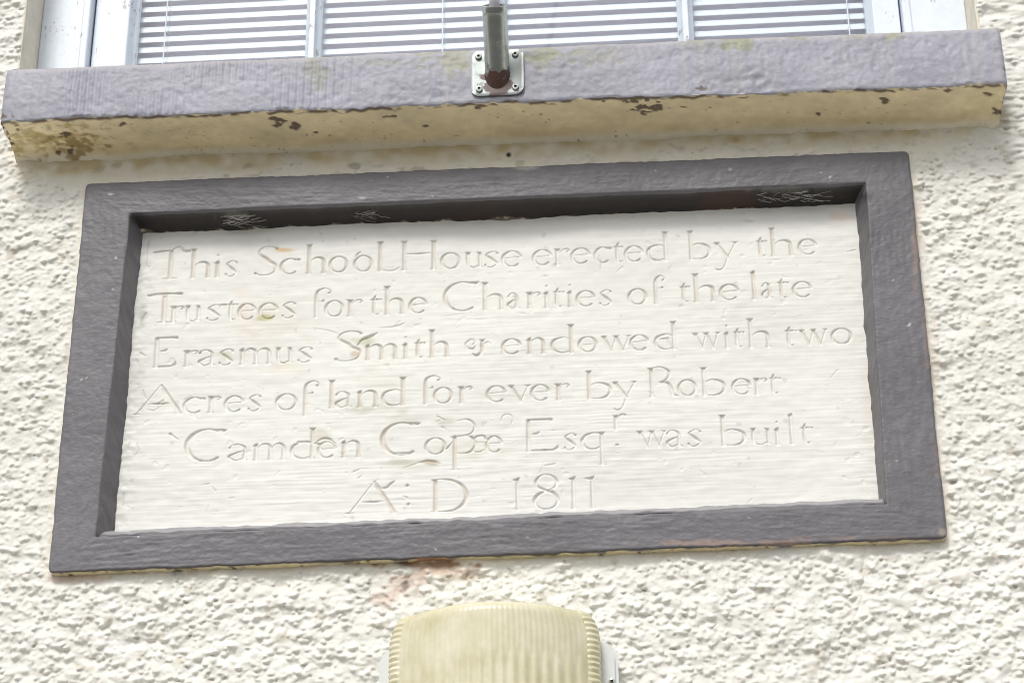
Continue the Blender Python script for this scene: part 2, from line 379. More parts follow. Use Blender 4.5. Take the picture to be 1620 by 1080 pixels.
# end round-off
endr = .006
de = np.minimum(SXX-SL, SR-SXX); rnd = np.where(de < endr, endr-np.sqrt(np.maximum(endr**2-(endr-de)**2, 0)), 0)
SY = SY+rnd*(ts[:, None] > 2)*(ts[:, None] < 11)
SPX, SPY = proj(np.stack([SXX, SY, SZ], -1))
grey = np.array([.345, .345, .402]); tan = np.array([.82, .70, .46])
isun = (AR > np.interp(8.6, np.arange(len(arc)), arc)+.0012*ns2(SXX, 0*SXX)+.0008*ns3(SXX, AR)).astype(float)
sc = np.ones(SXX.shape+(3,))*grey*(1+.05*ns1(SXX+1, AR)+.035*ns3(SXX, AR))[..., None]
topw = (1-sm(4.2, 5.0, ts))[:, None]; sc = mixc(sc, topw*.45, (.52, .48, .44))
alg = sm(-.004, .0, 0*SXX)*0
def sblob(px, py, rx, ry, k=.6):
    d = np.sqrt(((SPX-px)/rx)**2+((SPY-py)/ry)**2); return sm(1.2, .3, d+k*.4*ns2(SXX, AR)+k*.25*ns3(SXX, AR))
for px, py, rx, ry, s in [(722, 95, 45, 22, .65), (868, 88, 48, 20, .65), (500, 110, 26, 34, .35), (940, 88, 60, 16, .3), (1165, 68, 26, 12, .7), (1100, 70, 30, 10, .35), (1260, 62, 26, 8, .5), (1415, 55, 18, 12, .6), (1340, 55, 60, 8, .3), (600, 100, 60, 8, .25)]:
    sc = mixc(sc, sblob(px, py, rx, ry)*s*(1-isun), (.30, .31, .14))
drip = sm(.6, 1.8, nstripe(SXX+4, AR*.4))*frontw*sm(560, 700, SPX); sc = mixc(sc, drip*.2, (.50, .48, .42)); sc = sc*(1-.045*toolm*tool)[..., None]
mott = sm(.3, 1.4, ns1(SXX+4, AR)); sc = mixc(sc, mott*.16*frontw, (.46, .44, .45))
tc_ = np.ones(SXX.shape+(3,))*tan*(1+.05*ns1(SXX+3, AR)+.03*ns2(SXX, AR))[..., None]
back = sm(-.032, -.004, SY); tc_ = mixc(tc_, back*.55*sm(-1.2, .8, ns1(SXX, AR)), (.50, .38, .17)); tc_ = mixc(tc_, sm(.35, 1, back)*sm(12.5, 14, ts)[:, None], (.82, .77, .63))
tc_ = mixc(tc_, sblob(75, 222, 75, 26, 1.0)*.7, (.46, .34, .10)); tc_ = mixc(tc_, sblob(105, 232, 34, 14, 1.4)*.6, (.26, .17, .07)); tc_ = mixc(tc_, sblob(1560, 160, 40, 30)*.3, (.60, .52, .22))
sc = sc*(1-isun[..., None])+tc_*isun[..., None]
# flaked paint showing the brown coat
chips = np.zeros_like(SXX)
for px, py, rx, ry in [(448, 193, 20, 7), (466, 198, 14, 7), (432, 188, 6, 4), (100, 213, 12, 5), (112, 237, 8, 5), (92, 243, 8, 6), (1012, 160, 24, 4), (1030, 170, 20, 6), (1025, 178, 10, 4), (955, 162, 12, 4), (1080, 170, 8, 3), (1400, 162, 12, 4), (1248, 178, 4, 2.5), (1500, 145, 8, 4), (1562, 148, 8, 4),
                       (1410, 208, 8, 5), (16, 200, 16, 14), (8, 224, 10, 14), (197, 196, 7, 5), (750, 170, 10, 3), (1105, 140, 12, 3), (1296, 182, 3, 3), (675, 200, 8, 2), (620, 185, 10, 2), (1575, 180, 10, 8), (500, 210, 4, 2), (1592, 160, 5, 36)]:
    chips = np.maximum(chips, sblob(px, py, rx*.82, ry*.85, 1.3))
lip = sm(.0045, .0015, np.abs(AR-np.interp(8.8, np.arange(len(arc)), arc)-.0018*(1+ns2(SXX+6, 0*SXX)*.8)))
chips = np.maximum(sm(.35, .6, chips), lip*sm(-.9, .2, ns2(SXX+2, AR)+.4*ns1(SXX, AR)))
fleck = isun*sm(2.15, 2.5, ns3(SXX+2, AR))*sm(-.2, .8, ns1(SXX+6, AR)); chips = np.maximum(chips, fleck*.8)
sc = mixc(sc, chips*.92, (.115, .075, .055)); 
wv = ns2(SXX+11, AR)+.35*ns3(SXX+3, AR); crk = isun*sm(.05, .015, np.abs(wv))*sm(.5, 1.4, ns1(SXX+13, AR)); sc = mixc(sc, crk*.6, (.30, .22, .12))
SZ = SZ+chips*isun*.0012
# end caps: extra columns collapsed to the core line
Vs = np.stack([SXX, SY, SZ], -1)
Fs = gridfaces(len(ts), NX)
vv = Vs.reshape(-1, 3); cc = sc.reshape(-1, 3)
capv = []; capf = []; capc = []
for side, j in ((0, 0), (1, NX-1)):
    ring = Vs[:, j]; k = len(vv)+len(capv); rings = [ring]
    cen = np.array([ring[0, 0], .05, (ring[:, 2].max()+ring[:, 2].min())/2])
    n = len(ring)
    for w in (.06, .2, .5, 1.0):
        r = ring*(1-w)+cen*w; r[:, 0] = ring[:, 0]+(-1 if side == 0 else 1)*.004*min(1, w*3)*(1 if w < 1 else 1); capv += list(r); cr_ = sc[:, j].copy(); capc += list(cr_)
    idx0 = np.arange(n)*NX+j
    prev = idx0
    for q_ in range(4):
        cur = k+np.arange(n)+q_*n
        for a in range(n-1): capf.append((prev[a], prev[a+1], cur[a+1], cur[a]) if side else (prev[a+1], prev[a], cur[a], cur[a+1]))
        prev = cur
vv = np.concatenate([vv, np.array(capv)]); Fs = np.concatenate([Fs, np.array(capf)]); cc = np.concatenate([cc, np.array(capc)])
link('window_sill', mesh_np('window_sill', vv, Fs, np.clip(cc, 0, 1)), m_sill, house)

# ------------------------------------------------------------------ window joinery
def xw(px, py, y): return float(atp(px, py, y)[0])
win = link('window', py_mesh('window', [], []), None, house)
mb = MB(); z0 = ZT-.01; y0 = YC
cl0, cl1 = WL, xw(140, 60, YC); cr0, cr1 = xw(1428, 20, YC), WR
mb.box(cl0, cl1, YC, YC+.12, z0, WTOP); mb.box(cr0, cr1, YC, YC+.12, z0, WTOP); mb.box(cl1, cr0, YC, YC+.12, WTOP-.08, WTOP)
mb.box(cl1-.012, cl1+.001, YC-.006, YC+.02, z0, WTOP-.07); mb.box(cr0-.001, cr0+.012, YC-.006, YC+.02, z0, WTOP-.07)
wf = MB(); wf.v, wf.f = mb.v, mb.f
win.data = py_mesh('window', wf.v, wf.f); win.data.materials.append(m_wood)
b = win.modifiers.new('bevel', 'BEVEL'); b.width = .0025; b.segments = 2
YSA = YC+.014; YG = YC+.034
gl0, gl1 = xw(212, 50, YSA), xw(1371, 20, YSA)
mb = MB()
def moulded(mb, xa, xb, ya, za, zb, side):      # stile with a sloped glazing moulding on the glass side
    w = .010
    if side > 0: x2 = xb; x1 = xb-w; pts = [(xa, ya), (x1, ya), (x1+.002, ya+.004), (x2, ya+.020), (x2, ya+.034), (xa, ya+.034)]
    else: x2 = xa; x1 = xa+w; pts = [(xb, ya), (xb, ya+.034), (x2, ya+.034), (x2, ya+.020), (x1-.002, ya+.004), (x1, ya)]
    n = len(mb.v); k = len(pts)
    for zz in (za, zb): mb.v += [(p[0], p[1], zz) for p in pts]
    for i in range(k): mb.f.append([n+i, n+(i+1) % k, n+k+(i+1) % k, n+k+i])
    mb.f.append([n+i for i in range(k)][::-1]); mb.f.append([n+k+i for i in range(k)])
moulded(mb, cl1+.003, gl0, YSA, z0, WTOP-.085, 1); moulded(mb, gl1, cr0-.003, YSA, z0, WTOP-.085, -1)
zr = ZT+.055
mb.box(gl0, gl1, YSA+.001, YSA+.033, z0, zr); mb.box(gl0, gl1, YSA+.001, YSA+.033, WTOP-.13, WTOP-.085)
mb.build('sash', m_wood, win, bevel=.0018)
bars = [xw(493, 45, YSA), xw(785, 30, YSA), xw(1084, 20, YSA)]
for bx in bars:
    mb = MB(); w = .0125; n = 0
    pts = [(bx-w*.35, YSA+.002), (bx+w*.35, YSA+.002), (bx+w*.5, YSA+.008), (bx+w, YSA+.020), (bx+w, YSA+.030), (bx-w, YSA+.030), (bx-w, YSA+.020), (bx-w*.5, YSA+.008)]
    for zz in (zr-.002, WTOP-.125): mb.v += [(p[0], p[1], zz) for p in pts]
    k = len(pts)
    for i in range(k): mb.f.append([i, (i+1) % k, k+(i+1) % k, k+i])
    mb.f.append(list(range(k))[::-1]); mb.f.append([k+i for i in range(k)])
    mb.build('glazing_bar', m_wood, win, bevel=.001)
ed = [gl0]+bars+[gl1]
for i in range(4):
    xa = ed[i]-.002 if i == 0 else ed[i]+.002; xb = ed[i+1]+.002 if i == 3 else ed[i+1]-.002
    mb = MB(); mb.v = [(xa, YG-.008, zr-.005), (xb, YG-.008, zr-.005), (xb, YG-.008, WTOP-.125), (xa, YG-.008, WTOP-.125)]; mb.f = [[0, 1, 2, 3]]
    mb.build('pane', m_glass, win)

# ------------------------------------------------------------------ venetian blind inside the window
YB = YC+.052
bx0, bx1 = xw(195, 50, YB), xw(1366, 20, YB)
blind = empty('venetian_blind', ((bx0+bx1)/2, YB, ZT+.03), 'white venetian blind with thin slats hanging behind the sash window glass', 'blind')
PIT, DEP, TILT = .0198, .0138, math.radians(72)
def slat_mesh():
    V = []; n = 9
    for xx in (bx0, bx1):
        for i in range(n):
            u = (i/(n-1)-.5)*DEP; cam_ = .0014*(1-(2*u/DEP)**2)
            # outer edge low, crown upwards/outwards
            y = u*math.cos(TILT)-cam_*math.sin(TILT); z = u*math.sin(TILT)+cam_*math.cos(TILT); V.append((xx, y, z))
    F = [[i, i+1, n+i+1, n+i] for i in range(n-1)]
    me = py_mesh('slat', V, F, True); me.materials.append(m_slat); return me
sme = slat_mesh(); zb0 = ZT+.022; nsl = int((WTOP-.03-zb0)/PIT)
rng = random.Random(3)
for i in range(nsl):
    o = link('slat', sme); adopt(o, blind); o.location = (0, YB, zb0+i*PIT); o.rotation_euler = (rng.uniform(-.03, .03), rng.uniform(-.0006, .0006), 0)
for px in (262, 700, 1343):
    mb = MB(); cx_ = xw(px, 40, YB-.013); mb.tube([(cx_, YB-.012, zb0-.01), (cx_, YB-.012, WTOP-.02)], .0011, 6); mb.tube([(cx_, YB+.012, zb0-.01), (cx_, YB+.012, WTOP-.02)], .0009, 6)
    adopt(mb.build('ladder_cord', m_cord, None, smooth=True), blind)
mb = MB(); mb.box(bx0, bx1, YB-.008, YB+.008, zb0-.034, zb0-.022); adopt(mb.build('bottom_rail', m_slat, bevel=.002), blind)
mb = MB(); mb.box(bx0, bx1, YB-.02, YB+.02, WTOP-.03, WTOP-.002); adopt(mb.build('head_rail', m_slat, bevel=.002), blind)

# ------------------------------------------------------------------ inscribed plaque
plaque = empty('inscribed_plaque', (0, 0, float(OUT[2:, 1].mean())), 'carved white stone plaque about the school house in a raised dark grey surround', 'plaque')
STROKES = []       # (x, z, r) polylines in metres on the panel face
class Line:
    def __init__(s, xa, ya, slope, h=25.5, asc=46.0):
        s.xa, s.ya, s.sl, s.h, s.asc = xa, ya, slope, h, asc
    def put(s, pts, k=1.2):
        out = []
        for (x, y, r) in pts:
            by = s.ya+s.sl*(x-s.xa); p = atp(x, by, YP); mx, mz = mpp(x, by, YP)
            out.append((p[0], p[2]+y*mz*.995, r*mx*k))
        STROKES.append(out)
def cr(P, n=7):
    P = np.array(P, float); Q = np.vstack([2*P[0]-P[1], P, 2*P[-1]-P[-2]]); out = []
    for i in range(1, len(Q)-2):
        for t in np.arange(n)/n:
            a, b_, c_, d = Q[i-1], Q[i], Q[i+1], Q[i+2]
            out.append(.5*((2*b_)+(-a+c_)*t+(2*a-5*b_+4*c_-d)*t*t+(-a+3*b_-3*c_+d)*t**3))
    out.append(P[-1]); out = np.array(out); out[:, 2] = np.maximum(out[:, 2], .5); return out
def ell(cx, cy, rx, ry, a0, a1, thick=2.5, thin=.95, n=26, rot=0.0):
    A = np.radians(np.linspace(a0, a1, n)); w = np.abs(np.cos(A+rot))**1.6
    return np.stack([cx+rx*np.cos(A), cy+ry*np.sin(A), thin+(thick-thin)*w], 1)
RS = 2.9
def wedge(L, x, y, w=5.5, r=RS): L.put([(x-w, y, .5), (x, y-2.6, r)]); L.put([(x+w, y, .5), (x, y-2.6, r)])
def flag(L, x, y, w=5.0, r=RS): L.put([(x-w, y-3.2, .5), (x-.5, y-3.0, r)]); L.put([(x+2.2, y+.8, .5), (x, y-3.0, r)])
def foot(L, x, w=5.0): L.put([(x-w, .6, .6), (x, 1.0, 1.2), (x+w, .6, .6)])
def stem(L, x, y0, y1, top='w', ft=True, r=RS):
    L.put([(x, y1-2.5, r), (x, (y0+y1)/2, r*.92), (x, y0+1, r*.98)])
    if top == 'w': wedge(L, x, y1)
    if top == 'f': flag(L, x, y1)
    if ft and y0 == 0: foot(L, x)
def arch(L, x0, x1, h, ft=True):
    w = x1-x0
    L.put(cr([(x0+1, h*.68, .8), (x0+w*.32, h*.90, .9), (x0+w*.62, h*.98, 1.5), (x1-2.2, h*.86, 2.5), (x1, h*.60, 2.8), (x1, h*.3, 2.7), (x1, 1, 2.8)]))
    if ft: foot(L, x1)
def g_o(L, a, b): L.put(ell((a+b)/2, L.h*.5, (b-a)/2-1.6, L.h*.5-.6, 0, 360, 2.4, 1.0, 34))
def g_c(L, a, b):
    L.put(ell((a+b)/2, L.h*.5, (b-a)/2-1.2, L.h*.5-.6, 52, 308, 2.5, .95)); L.put([(b-6, L.h*.93, 1), (b-.5, L.h*.88, 2.0), (b, L.h*.80, .6)])
def g_e(L, a, b):
    L.put(ell((a+b)/2, L.h*.5, (b-a)/2-1.4, L.h*.5-.6, 12, 312, 2.5, .95, 30)); L.put([(a+3, L.h*.53, .7), (b-5, L.h*.57, .8), (b-1, L.h*.60, 1.6)])
def g_s(L, a, b):
    h = L.h; m_ = (a+b)/2
    L.put(cr([(b-1.2, h*.86, 1.9), (b-4, h*.96, .9), (m_, h*.985, .9), (a+2.0, h*.80, 1.3), (m_-2, h*.58, 2.3), (m_+3, h*.42, 2.6), (b-1.8, h*.22, 1.4), (m_, h*.015, .9), (a+3, h*.05, 1.0), (a+.8, h*.16, 1.7)]))
def g_a(L, a, b):
    h = L.h; s = b-4
    L.put(cr([(a+2.5, h*.78, 1.8), (a+5, h*.93, 1.0), ((a+s)/2+2, h*.99, 1.0), (s-.8, h*.82, 2.0), (s, h*.5, 2.4), (s, h*.15, 2.2), (b-.5, .8, .8), (b+2, 2.2, .6)]))
    L.put(cr([(s, h*.60, .7), ((a+s)/2, h*.48, 1.3), (a+1.8, h*.26, 2.2), ((a+s)/2-1, h*.02, 1.0), (s-1, h*.17, .9)]))
def g_n(L, a, b): stem(L, a, 0, L.h, 'f'); arch(L, a, b, L.h)
def g_h(L, a, b, top='w'): stem(L, a, 0, L.asc, top); arch(L, a, b, L.h)
def g_m(L, a, c, b): stem(L, a, 0, L.h, 'f'); arch(L, a, c, L.h); arch(L, c, b, L.h)
def g_u(L, a, b):
    h = L.h; wedge(L, a, h, 4.5, 2.4); L.put(cr([(a, h-2, 2.6), (a, h*.4, 2.6), (a+2.5, h*.10, 1.6), ((a+b)/2+1, 0.4, .9), (b-1, h*.2, .9)])); stem(L, b, 2, h, None, False, 2.5); L.put([(b-5, h, .5), (b, h-2.4, 2.3)]); L.put([(b, 3, 2.2), (b+5, .5, .5)])
def g_r(L, a, b):
    h = L.h; stem(L, a, 0, h, 'w'); L.put(cr([(a+1, h*.66, .7), ((a+b)/2-1, h*.93, .9), (b-3, h*.97, 1.2), (b-.5, h*.86, 1.8), (b-3.5, h*.80, 1.0)]))
def g_t(L, a, b=None):
    h = L.h; b = b or a+11
    L.put(cr([(a+3, h*1.24, .5), (a+.5, h*1.02, 2.2), (a, h*.6, 2.6), (a, h*.25, 2.5), (a+2.5, h*.04, 1.4), (a+8, h*.08, .7)])); L.put([(a-6, h*.97, .5), (a, h*.96, 2.2), (b-2, h*.97, .7), (b, h*.95, 1.6)])
def g_i(L, a): stem(L, a, 0, L.h, 'f'); L.put([(a, L.h+9.5, 1.5), (a+.6, L.h+9.8, 1.3)])
def g_l(L, a, top='f'): stem(L, a, 0, L.asc, top)
def g_d(L, a, b):
    stem(L, b, 0, L.asc, 'w'); w = b-a; L.put(cr([(b-1, L.h*.84, .9), (b-w*.35, L.h*.985, 1.0), (a+w*.18, L.h*.84, 1.9), (a+1.6, L.h*.5, 2.5), (a+w*.20, L.h*.15, 2.0), (b-w*.40, L.h*.015, 1.0), (b-1, L.h*.14, .9)]))
def g_b(L, a, b):
    stem(L, a, 0, L.asc, 'w', False); w = b-a; L.put(cr([(a+1, L.h*.80, .8), (a+w*.38, L.h*.97, 1.0), (b-w*.18, L.h*.82, 2.0), (b-1.8, L.h*.48, 2.5), (b-w*.2, L.h*.16, 1.9), (a+w*.45, L.h*.01, .9), (a, L.h*.04, .8)]))
def g_v(L, a, b, tail=False):
    h = L.h; m_ = a+(b-a)*.56; wedge(L, a+4, h, 5, 2.4); L.put([(b-9, h, .5), (b-3.5, h-1.5, 1.6), (b+1, h, .5)])
    L.put([(a+4, h-2, 2.5), (m_, 1, 2.3)]); L.put([(b-3.5, h-2, 1.0), (m_, 1, 1.0)])
    if tail: L.put(cr([(m_, 2, 1.4), (m_-4, -h*.35, 1.2), (m_-9, -h*.66, 1.0), (m_-16, -h*.74, 1.2), (m_-20, -h*.66, 1.0)]))
def g_w(L, a, b):
    h = L.h; w = b-a; x1, x2, x3, x4, x5 = a+5, a+w*.34, a+w*.50, a+w*.72, b-4
    for x in (x1, x3): wedge(L, x, h, 5, 2.3)
    L.put([(x5-5, h, .5), (x5, h-1.5, 1.5), (x5+4, h, .5)])
    L.put([(x1, h-2, 2.4), (x2, 1, 2.1)]); L.put([(x3, h-2, 1.0), (x2, 1, .9)]); L.put([(x3, h-2, 2.4), (x4, 1, 2.1)]); L.put([(x5, h-2, 1.0), (x4, 1, .9)])
def g_f(L, a, b, drop=0):
    t = L.asc; h = L.h; L.put(cr([(b-3, t*.83, 1.8), (b, t*.90, 1.0), ((a+b)/2+2, t*1.0, 1.0), (a+2.5, t*.92, 1.8), (a, t*.74, 2.7), (a, t*.4, 2.7), (a, 1-drop, 2.7)]))
    if not drop: foot(L, a, 4)
    L.put([(a-3, h*.95, .6), (a+9, h*.95, .7), (a+11, h*1.0, 1.9)])
def hair(L, P): L.put(P)

# line 1
L = Line(262, 441, -.0374, 25.5, 46)
L.put([(268, 42, RS), (268, 1, RS)]); wedge(L, 268, 46, 4); foot(L, 268, 12); L.put([(240, 43, 1.4), (252, 44, 2.0), (268, 45, 1.0)]); L.put(cr([(268, 45, 1.0), (280, 51, 1.2), (288, 44, 2.2), (298, 43, 2.0)]))
g_h(L, 304, 328); g_i(L, 343); g_s(L, 356, 374)
def g_S(L, a, b, t=46):
    m_ = (a+b)/2; L.put(cr([(b-.5, t*.90, 2.4), (b-6, t*.97, 1.2), (m_, t*.99, 1.0), (a+7, t*.90, 1.3), (a+6, t*.74, 2.0), (m_-1, t*.58, 3.0), (m_+5, t*.47, 3.0), (b-2, t*.34, 2.2), (b-4, t*.12, 1.3), (m_+2, t*.01, .9), (a+6, t*.02, 1.1), (a+1, t*.08, 2.2)]))
g_S(L, 403, 437); g_c(L, 443, 473); g_h(L, 488, 512); g_o(L, 520, 550); g_o(L, 559, 589); L.put(cr([(562, 24, 1.2), (566, 29, 1.4), (570, 31, .8)])); g_l(L, 601, 'w'); L.put(cr([(604, 2, .8), (612, 0, .9), (624, 1, .9), (632, 5, .7)]))
stem(L, 639, 0, 46); stem(L, 685.5, 0, 46); L.put([(642, 25, .8), (664, 25.5, 1.2), (683, 26, .8)])
g_o(L, 697, 728); g_u(L, 740, 759); g_s(L, 767, 788); g_e(L, 794, 825)
g_e(L, 843, 873); g_r(L, 882, 901); g_e(L, 904, 934); g_c(L, 941, 967); g_t(L, 977, 985); g_e(L, 989, 1018); g_d(L, 1024, 1054)
g_b(L, 1094, 1125); g_v(L, 1131, 1168, True); g_t(L, 1203.5, 1214); g_h(L, 1224, 1252); g_e(L, 1264, 1294)
# line 2
L = Line(525, 500, -.0389, 25.5, 45)
L.put([(258, 42, RS), (258, 1, RS)]); foot(L, 258, 11); L.put([(231, 44, 2.0), (243, 46, 1.3), (258, 46, 2.0), (272, 46, 1.3), (284, 45, 2.6)])
g_r(L, 273, 289); g_u(L, 296, 313); g_s(L, 327, 349); g_t(L, 363.5, 374); L.put([(347, 25, 1.2), (356, 24.5, 2.0)]); g_e(L, 376, 404); g_e(L, 409, 439); g_s(L, 446, 467)
g_f(L, 499.5, 522); g_o(L, 513, 543); g_r(L, 553, 572); g_t(L, 591, 602); g_h(L, 611.5, 635.5); g_e(L, 647, 675)
def g_C(L, a, b, t=46, th=3.2):
    L.put(ell((a+b)/2+1, t*.5, (b-a)/2, t*.5-.8, 56, 305, th, 1.1, 36)); L.put([(b-16, t*.975, 1.0), (b-5, t*.93, 2.8), (b, t*.97, .6)])
g_C(L, 703, 758, 48); g_h(L, 767, 793); g_a(L, 802, 822); g_r(L, 838, 855); g_i(L, 865); g_t(L, 881, 892); g_i(L, 902); g_e(L, 912, 942); g_s(L, 949, 968)
g_o(L, 994, 1024); g_f(L, 1038, 1053); g_t(L, 1082, 1092); g_h(L, 1102, 1129); g_e(L, 1139, 1170); g_l(L, 1194); g_a(L, 1205, 1222); g_t(L, 1237, 1248); g_e(L, 1255, 1286)
# line 3
L = Line(810, 561.4, -.0338, 25.0, 45)
def g_E(L, a, b, b2, t=46):
    stem(L, a, 0, t, None, False, 3.2); L.put([(a-4, t, .6), (a+2, t-1, 1.6), (b-4, t-.5, 1.7), (b, t-1.5, 2.6)]); L.put([(a-5, 1, .7), (a+4, 1.2, 1.2), (b2-8, 1.2, 1.4), (b2-1, 4.5, 2.2), (b2, 9, .5)]); L.put([(a+5, t*.53, .6), (a+13, t*.55, 1.6), (a+16, t*.58, 1.8)])
g_E(L, 245.5, 277, 277, 47); g_r(L, 294, 311); g_a(L, 312, 338); g_s(L, 346, 368); g_m(L, 382, 404, 425); g_u(L, 439, 458); g_s(L, 471, 493)
g_S(L, 530, 570, 48); L.put(cr([(565, 25, 1.2), (572, 34, 1.6), (586, 39, 2.4), (596, 44, .7)])); g_m(L, 581, 603, 625); g_i(L, 641); g_t(L, 660.5, 671); g_h(L, 683, 707)
L.put(cr([(748, 17, 1.0), (752, 23, .9), (745, 26, 1.0), (737, 20, 1.3), (740, 13, 1.2), (748, 11, 1.6), (752, 15, .8)])); L.put(cr([(748, 3, 1.0), (754, 0, 2.2), (762, 6, 2.4), (763, 22, 2.4)])); wedge(L, 763, 26, 5, 2.3); L.put(cr([(765, 17, .8), (771, 21, 1.0), (777, 18, .7)]))
g_e(L, 794, 825); g_n(L, 838, 860); g_d(L, 872, 904); g_o(L, 915, 945); L.put([(921, 12, .7), (938, 12.5, .8)]); g_w(L, 951, 1000); g_e(L, 997, 1027); g_d(L, 1036, 1067); L.put([(1044, 17, .9), (1058, 18, 1.6)])
g_w(L, 1096, 1141); g_i(L, 1151); g_t(L, 1167, 1178); g_h(L, 1189, 1216); g_t(L, 1249, 1262); g_w(L, 1265, 1312); g_o(L, 1316, 1349)
# line 4
L = Line(701, 639.5, -.0332, 26.0, 45)
def g_A(L, a, apex, b, t=46):
    L.put([(apex-1, t, .7), (a+4, 1, 1.2)]); L.put([(apex, t, 1.2), (apex+4, t-8, 3.0), (b-5, 1.5, 3.2)]); foot(L, a+4, 7); foot(L, b-6, 6); L.put([((a+apex)/2+2, t*.36, .7), (apex, t*.36, 1.8), ((b+apex)/2-2, t*.37, .7)])
g_A(L, 211, 252, 288, 47); g_c(L, 289, 322); g_r(L, 332, 347); g_e(L, 354, 384); g_s(L, 392, 412)
g_o(L, 435, 469); g_f(L, 482, 503, 10); g_l(L, 523.5, 'w'); g_a(L, 529, 555); g_n(L, 569, 594); g_d(L, 604, 637)
g_f(L, 673, 696); g_o(L, 686, 716); g_r(L, 730, 747); g_e(L, 770, 801); g_v(L, 805, 839); g_e(L, 840, 870); g_r(L, 883.5, 901); g_b(L, 932.6, 968); g_v(L, 970, 1008, True)
stem(L, 1032, 0, 46, None); L.put([(1026, 46, .6), (1032, 43, 3.0)]); L.put(cr([(1032, 45.5, 1.0), (1046, 47, 1.2), (1058, 42, 1.8), (1060, 34, 2.3), (1054, 26, 1.5), (1044, 23, .9)])); L.put(cr([(1046, 23, 1.2), (1056, 22, 2.4), (1062, 14, 2.9), (1065, 3, 2.9), (1074, .5, .7)]))
g_o(L, 1073, 1103); g_b(L, 1115, 1149); g_e(L, 1159, 1189); g_r(L, 1198.5, 1215); g_t(L, 1224, 1236)
# line 5
L = Line(555, 723, -.0303, 26.5, 49)
g_C(L, 293, 356, 53, 4.0); g_a(L, 360, 390); g_m(L, 404, 427, 448); g_d(L, 459, 493); g_e(L, 502, 531); g_n(L, 543.5, 567); L.put([(470, 27, 1.5), (486, 27, 1.8), (497, 24, 1.2), (504, 22, 2.4), (508, 14, 1.2)]); L.put(cr([(498, 24, 1.0), (508, 31, 1.3), (520, 30, 2.0), (530, 22, 1.0)]))
g_C(L, 604, 665, 53, 4.2); g_o(L, 672, 705); L.put([(620, 4, .8), (640, 3.5, 1.2), (655, 5, .8)])
L.put([(719.6, 26, 3.0), (719.6, -24, 2.9)]); L.put([(712, 27, .6), (719, 25, 2.2)]); L.put([(711, -25, .6), (727, -25, .7)]); L.put([(706, 8, 1.8), (712, 14, 1.2), (716, 18, .8)])
L.put(cr([(722, 52, .7), (735, 54, 1.0), (744, 52, 1.8), (751, 44, 2.0), (748, 34, 1.6), (738, 29, 1.0), (724, 28, .8)])); L.put(cr([(722, 27, 1.0), (738, 28, 1.0), (748, 24, 2.4), (752, 14, 1.8), (746, 4, 2.0), (734, 0, 1.0), (720, 1, .8)]))
L.put(cr([(748, 22, 1.8), (756, 27, 1.2), (765, 27, 1.2), (769, 22, 2.2)])); L.put(cr([(748, 3, .7), (758, 1.5, .9), (766, 5, .7)])); L.put([(753, 17, .6), (766, 17, .6)]); L.put([(692, 60, 1.2), (698, 57, .9), (704, 54, .8)])
g_e(L, 768.6, 795)
L.put(ell(803, 52, 9, 9, -40, 190, 1.0, .8)); 
g_E(L, 836.6, 873, 883, 51); g_s(L, 893, 912)
w_ = 32; L.put(cr([(950, 24, .9), (940, 26.2, 1.0), (927, 22, 2.0), (921.5, 13, 2.6), (927, 3.5, 2.0), (938, .3, 1.0), (950, 4, .9)])); stem(L, 952.5, -24, 26.5, 'w', False); L.put([(946, -24, .6), (959, -24, .7)])
L.put([(975.8, 50, 2.6), (975.8, 31, 2.6)]); wedge(L, 975.8, 53, 4.5, 2.4); L.put(cr([(978, 46, .8), (985, 54, 1.2), (991, 53, 1.6)])); L.put([(976, 5.5, 2.0), (977.5, 5.5, 1.9)])
g_w(L, 1008, 1056); g_a(L, 1054, 1079); g_s(L, 1089, 1110); g_b(L, 1145, 1181); g_u(L, 1193, 1216); g_i(L, 1231); g_l(L, 1254); g_t(L, 1274, 1287); L.put([(266, 46, 2.2), (271, 42, 1.8), (280, 36, .6)])
# line 6
L = Line(560, 813, -.0265, 28, 50)
g_A(L, 549, 592, 628, 51); L.put(cr([(602, 40, .8), (611, 41, 1.6), (618, 47, 2.0), (624, 51, .8)])); L.put([(643.6, 43, 2.4), (644.6, 43, 2.2)]); L.put([(645.8, 13, 2.3), (646.5, 13, 2.2)]); L.put([(638, 26, .9), (645, 23, 1.2)])
stem(L, 689, 0, 50, None, False, 3.3); L.put([(682, 51, .6), (689, 48, 3.2)]); L.put(cr([(683, 50.5, .8), (700, 51.5, 1.2), (716, 49, 2.0), (731, 40, 2.8), (738, 26, 3.2), (733, 12, 2.8), (718, 2, 1.8), (700, 0, 1.0), (682, .5, .8)]))
def g_1(L, x, f=9, ft=True): stem(L, x, 0, 50, None, ft, 2.9); L.put([(x-f, 47.5, .5), (x-1, 47, 2.6), (x, 46, 2.9)]); L.put([(x+4, 51.5, .5), (x, 46.5, 2.8)])
g_1(L, 819, 8, False); g_1(L, 908, 8); g_1(L, 938, 13)
L.put(cr([(866, 29, 1.8), (852, 35, 2.4), (848.5, 44, 2.4), (856, 53, 1.2), (866, 55, 1.1), (877, 51, 1.7), (882, 42, 2.6), (877, 34, 1.2), (866, 29, 1.0)])); L.put(cr([(866, 29, 2.2), (876, 25, 2.8), (883, 14, 2.4), (877, 4, 1.3), (864, 0, 1.0), (851, 4, 1.4), (846, 13, 2.9), (851, 22, 2.6), (860, 27, 1.4)]))
LETTERS = len(STROKES)
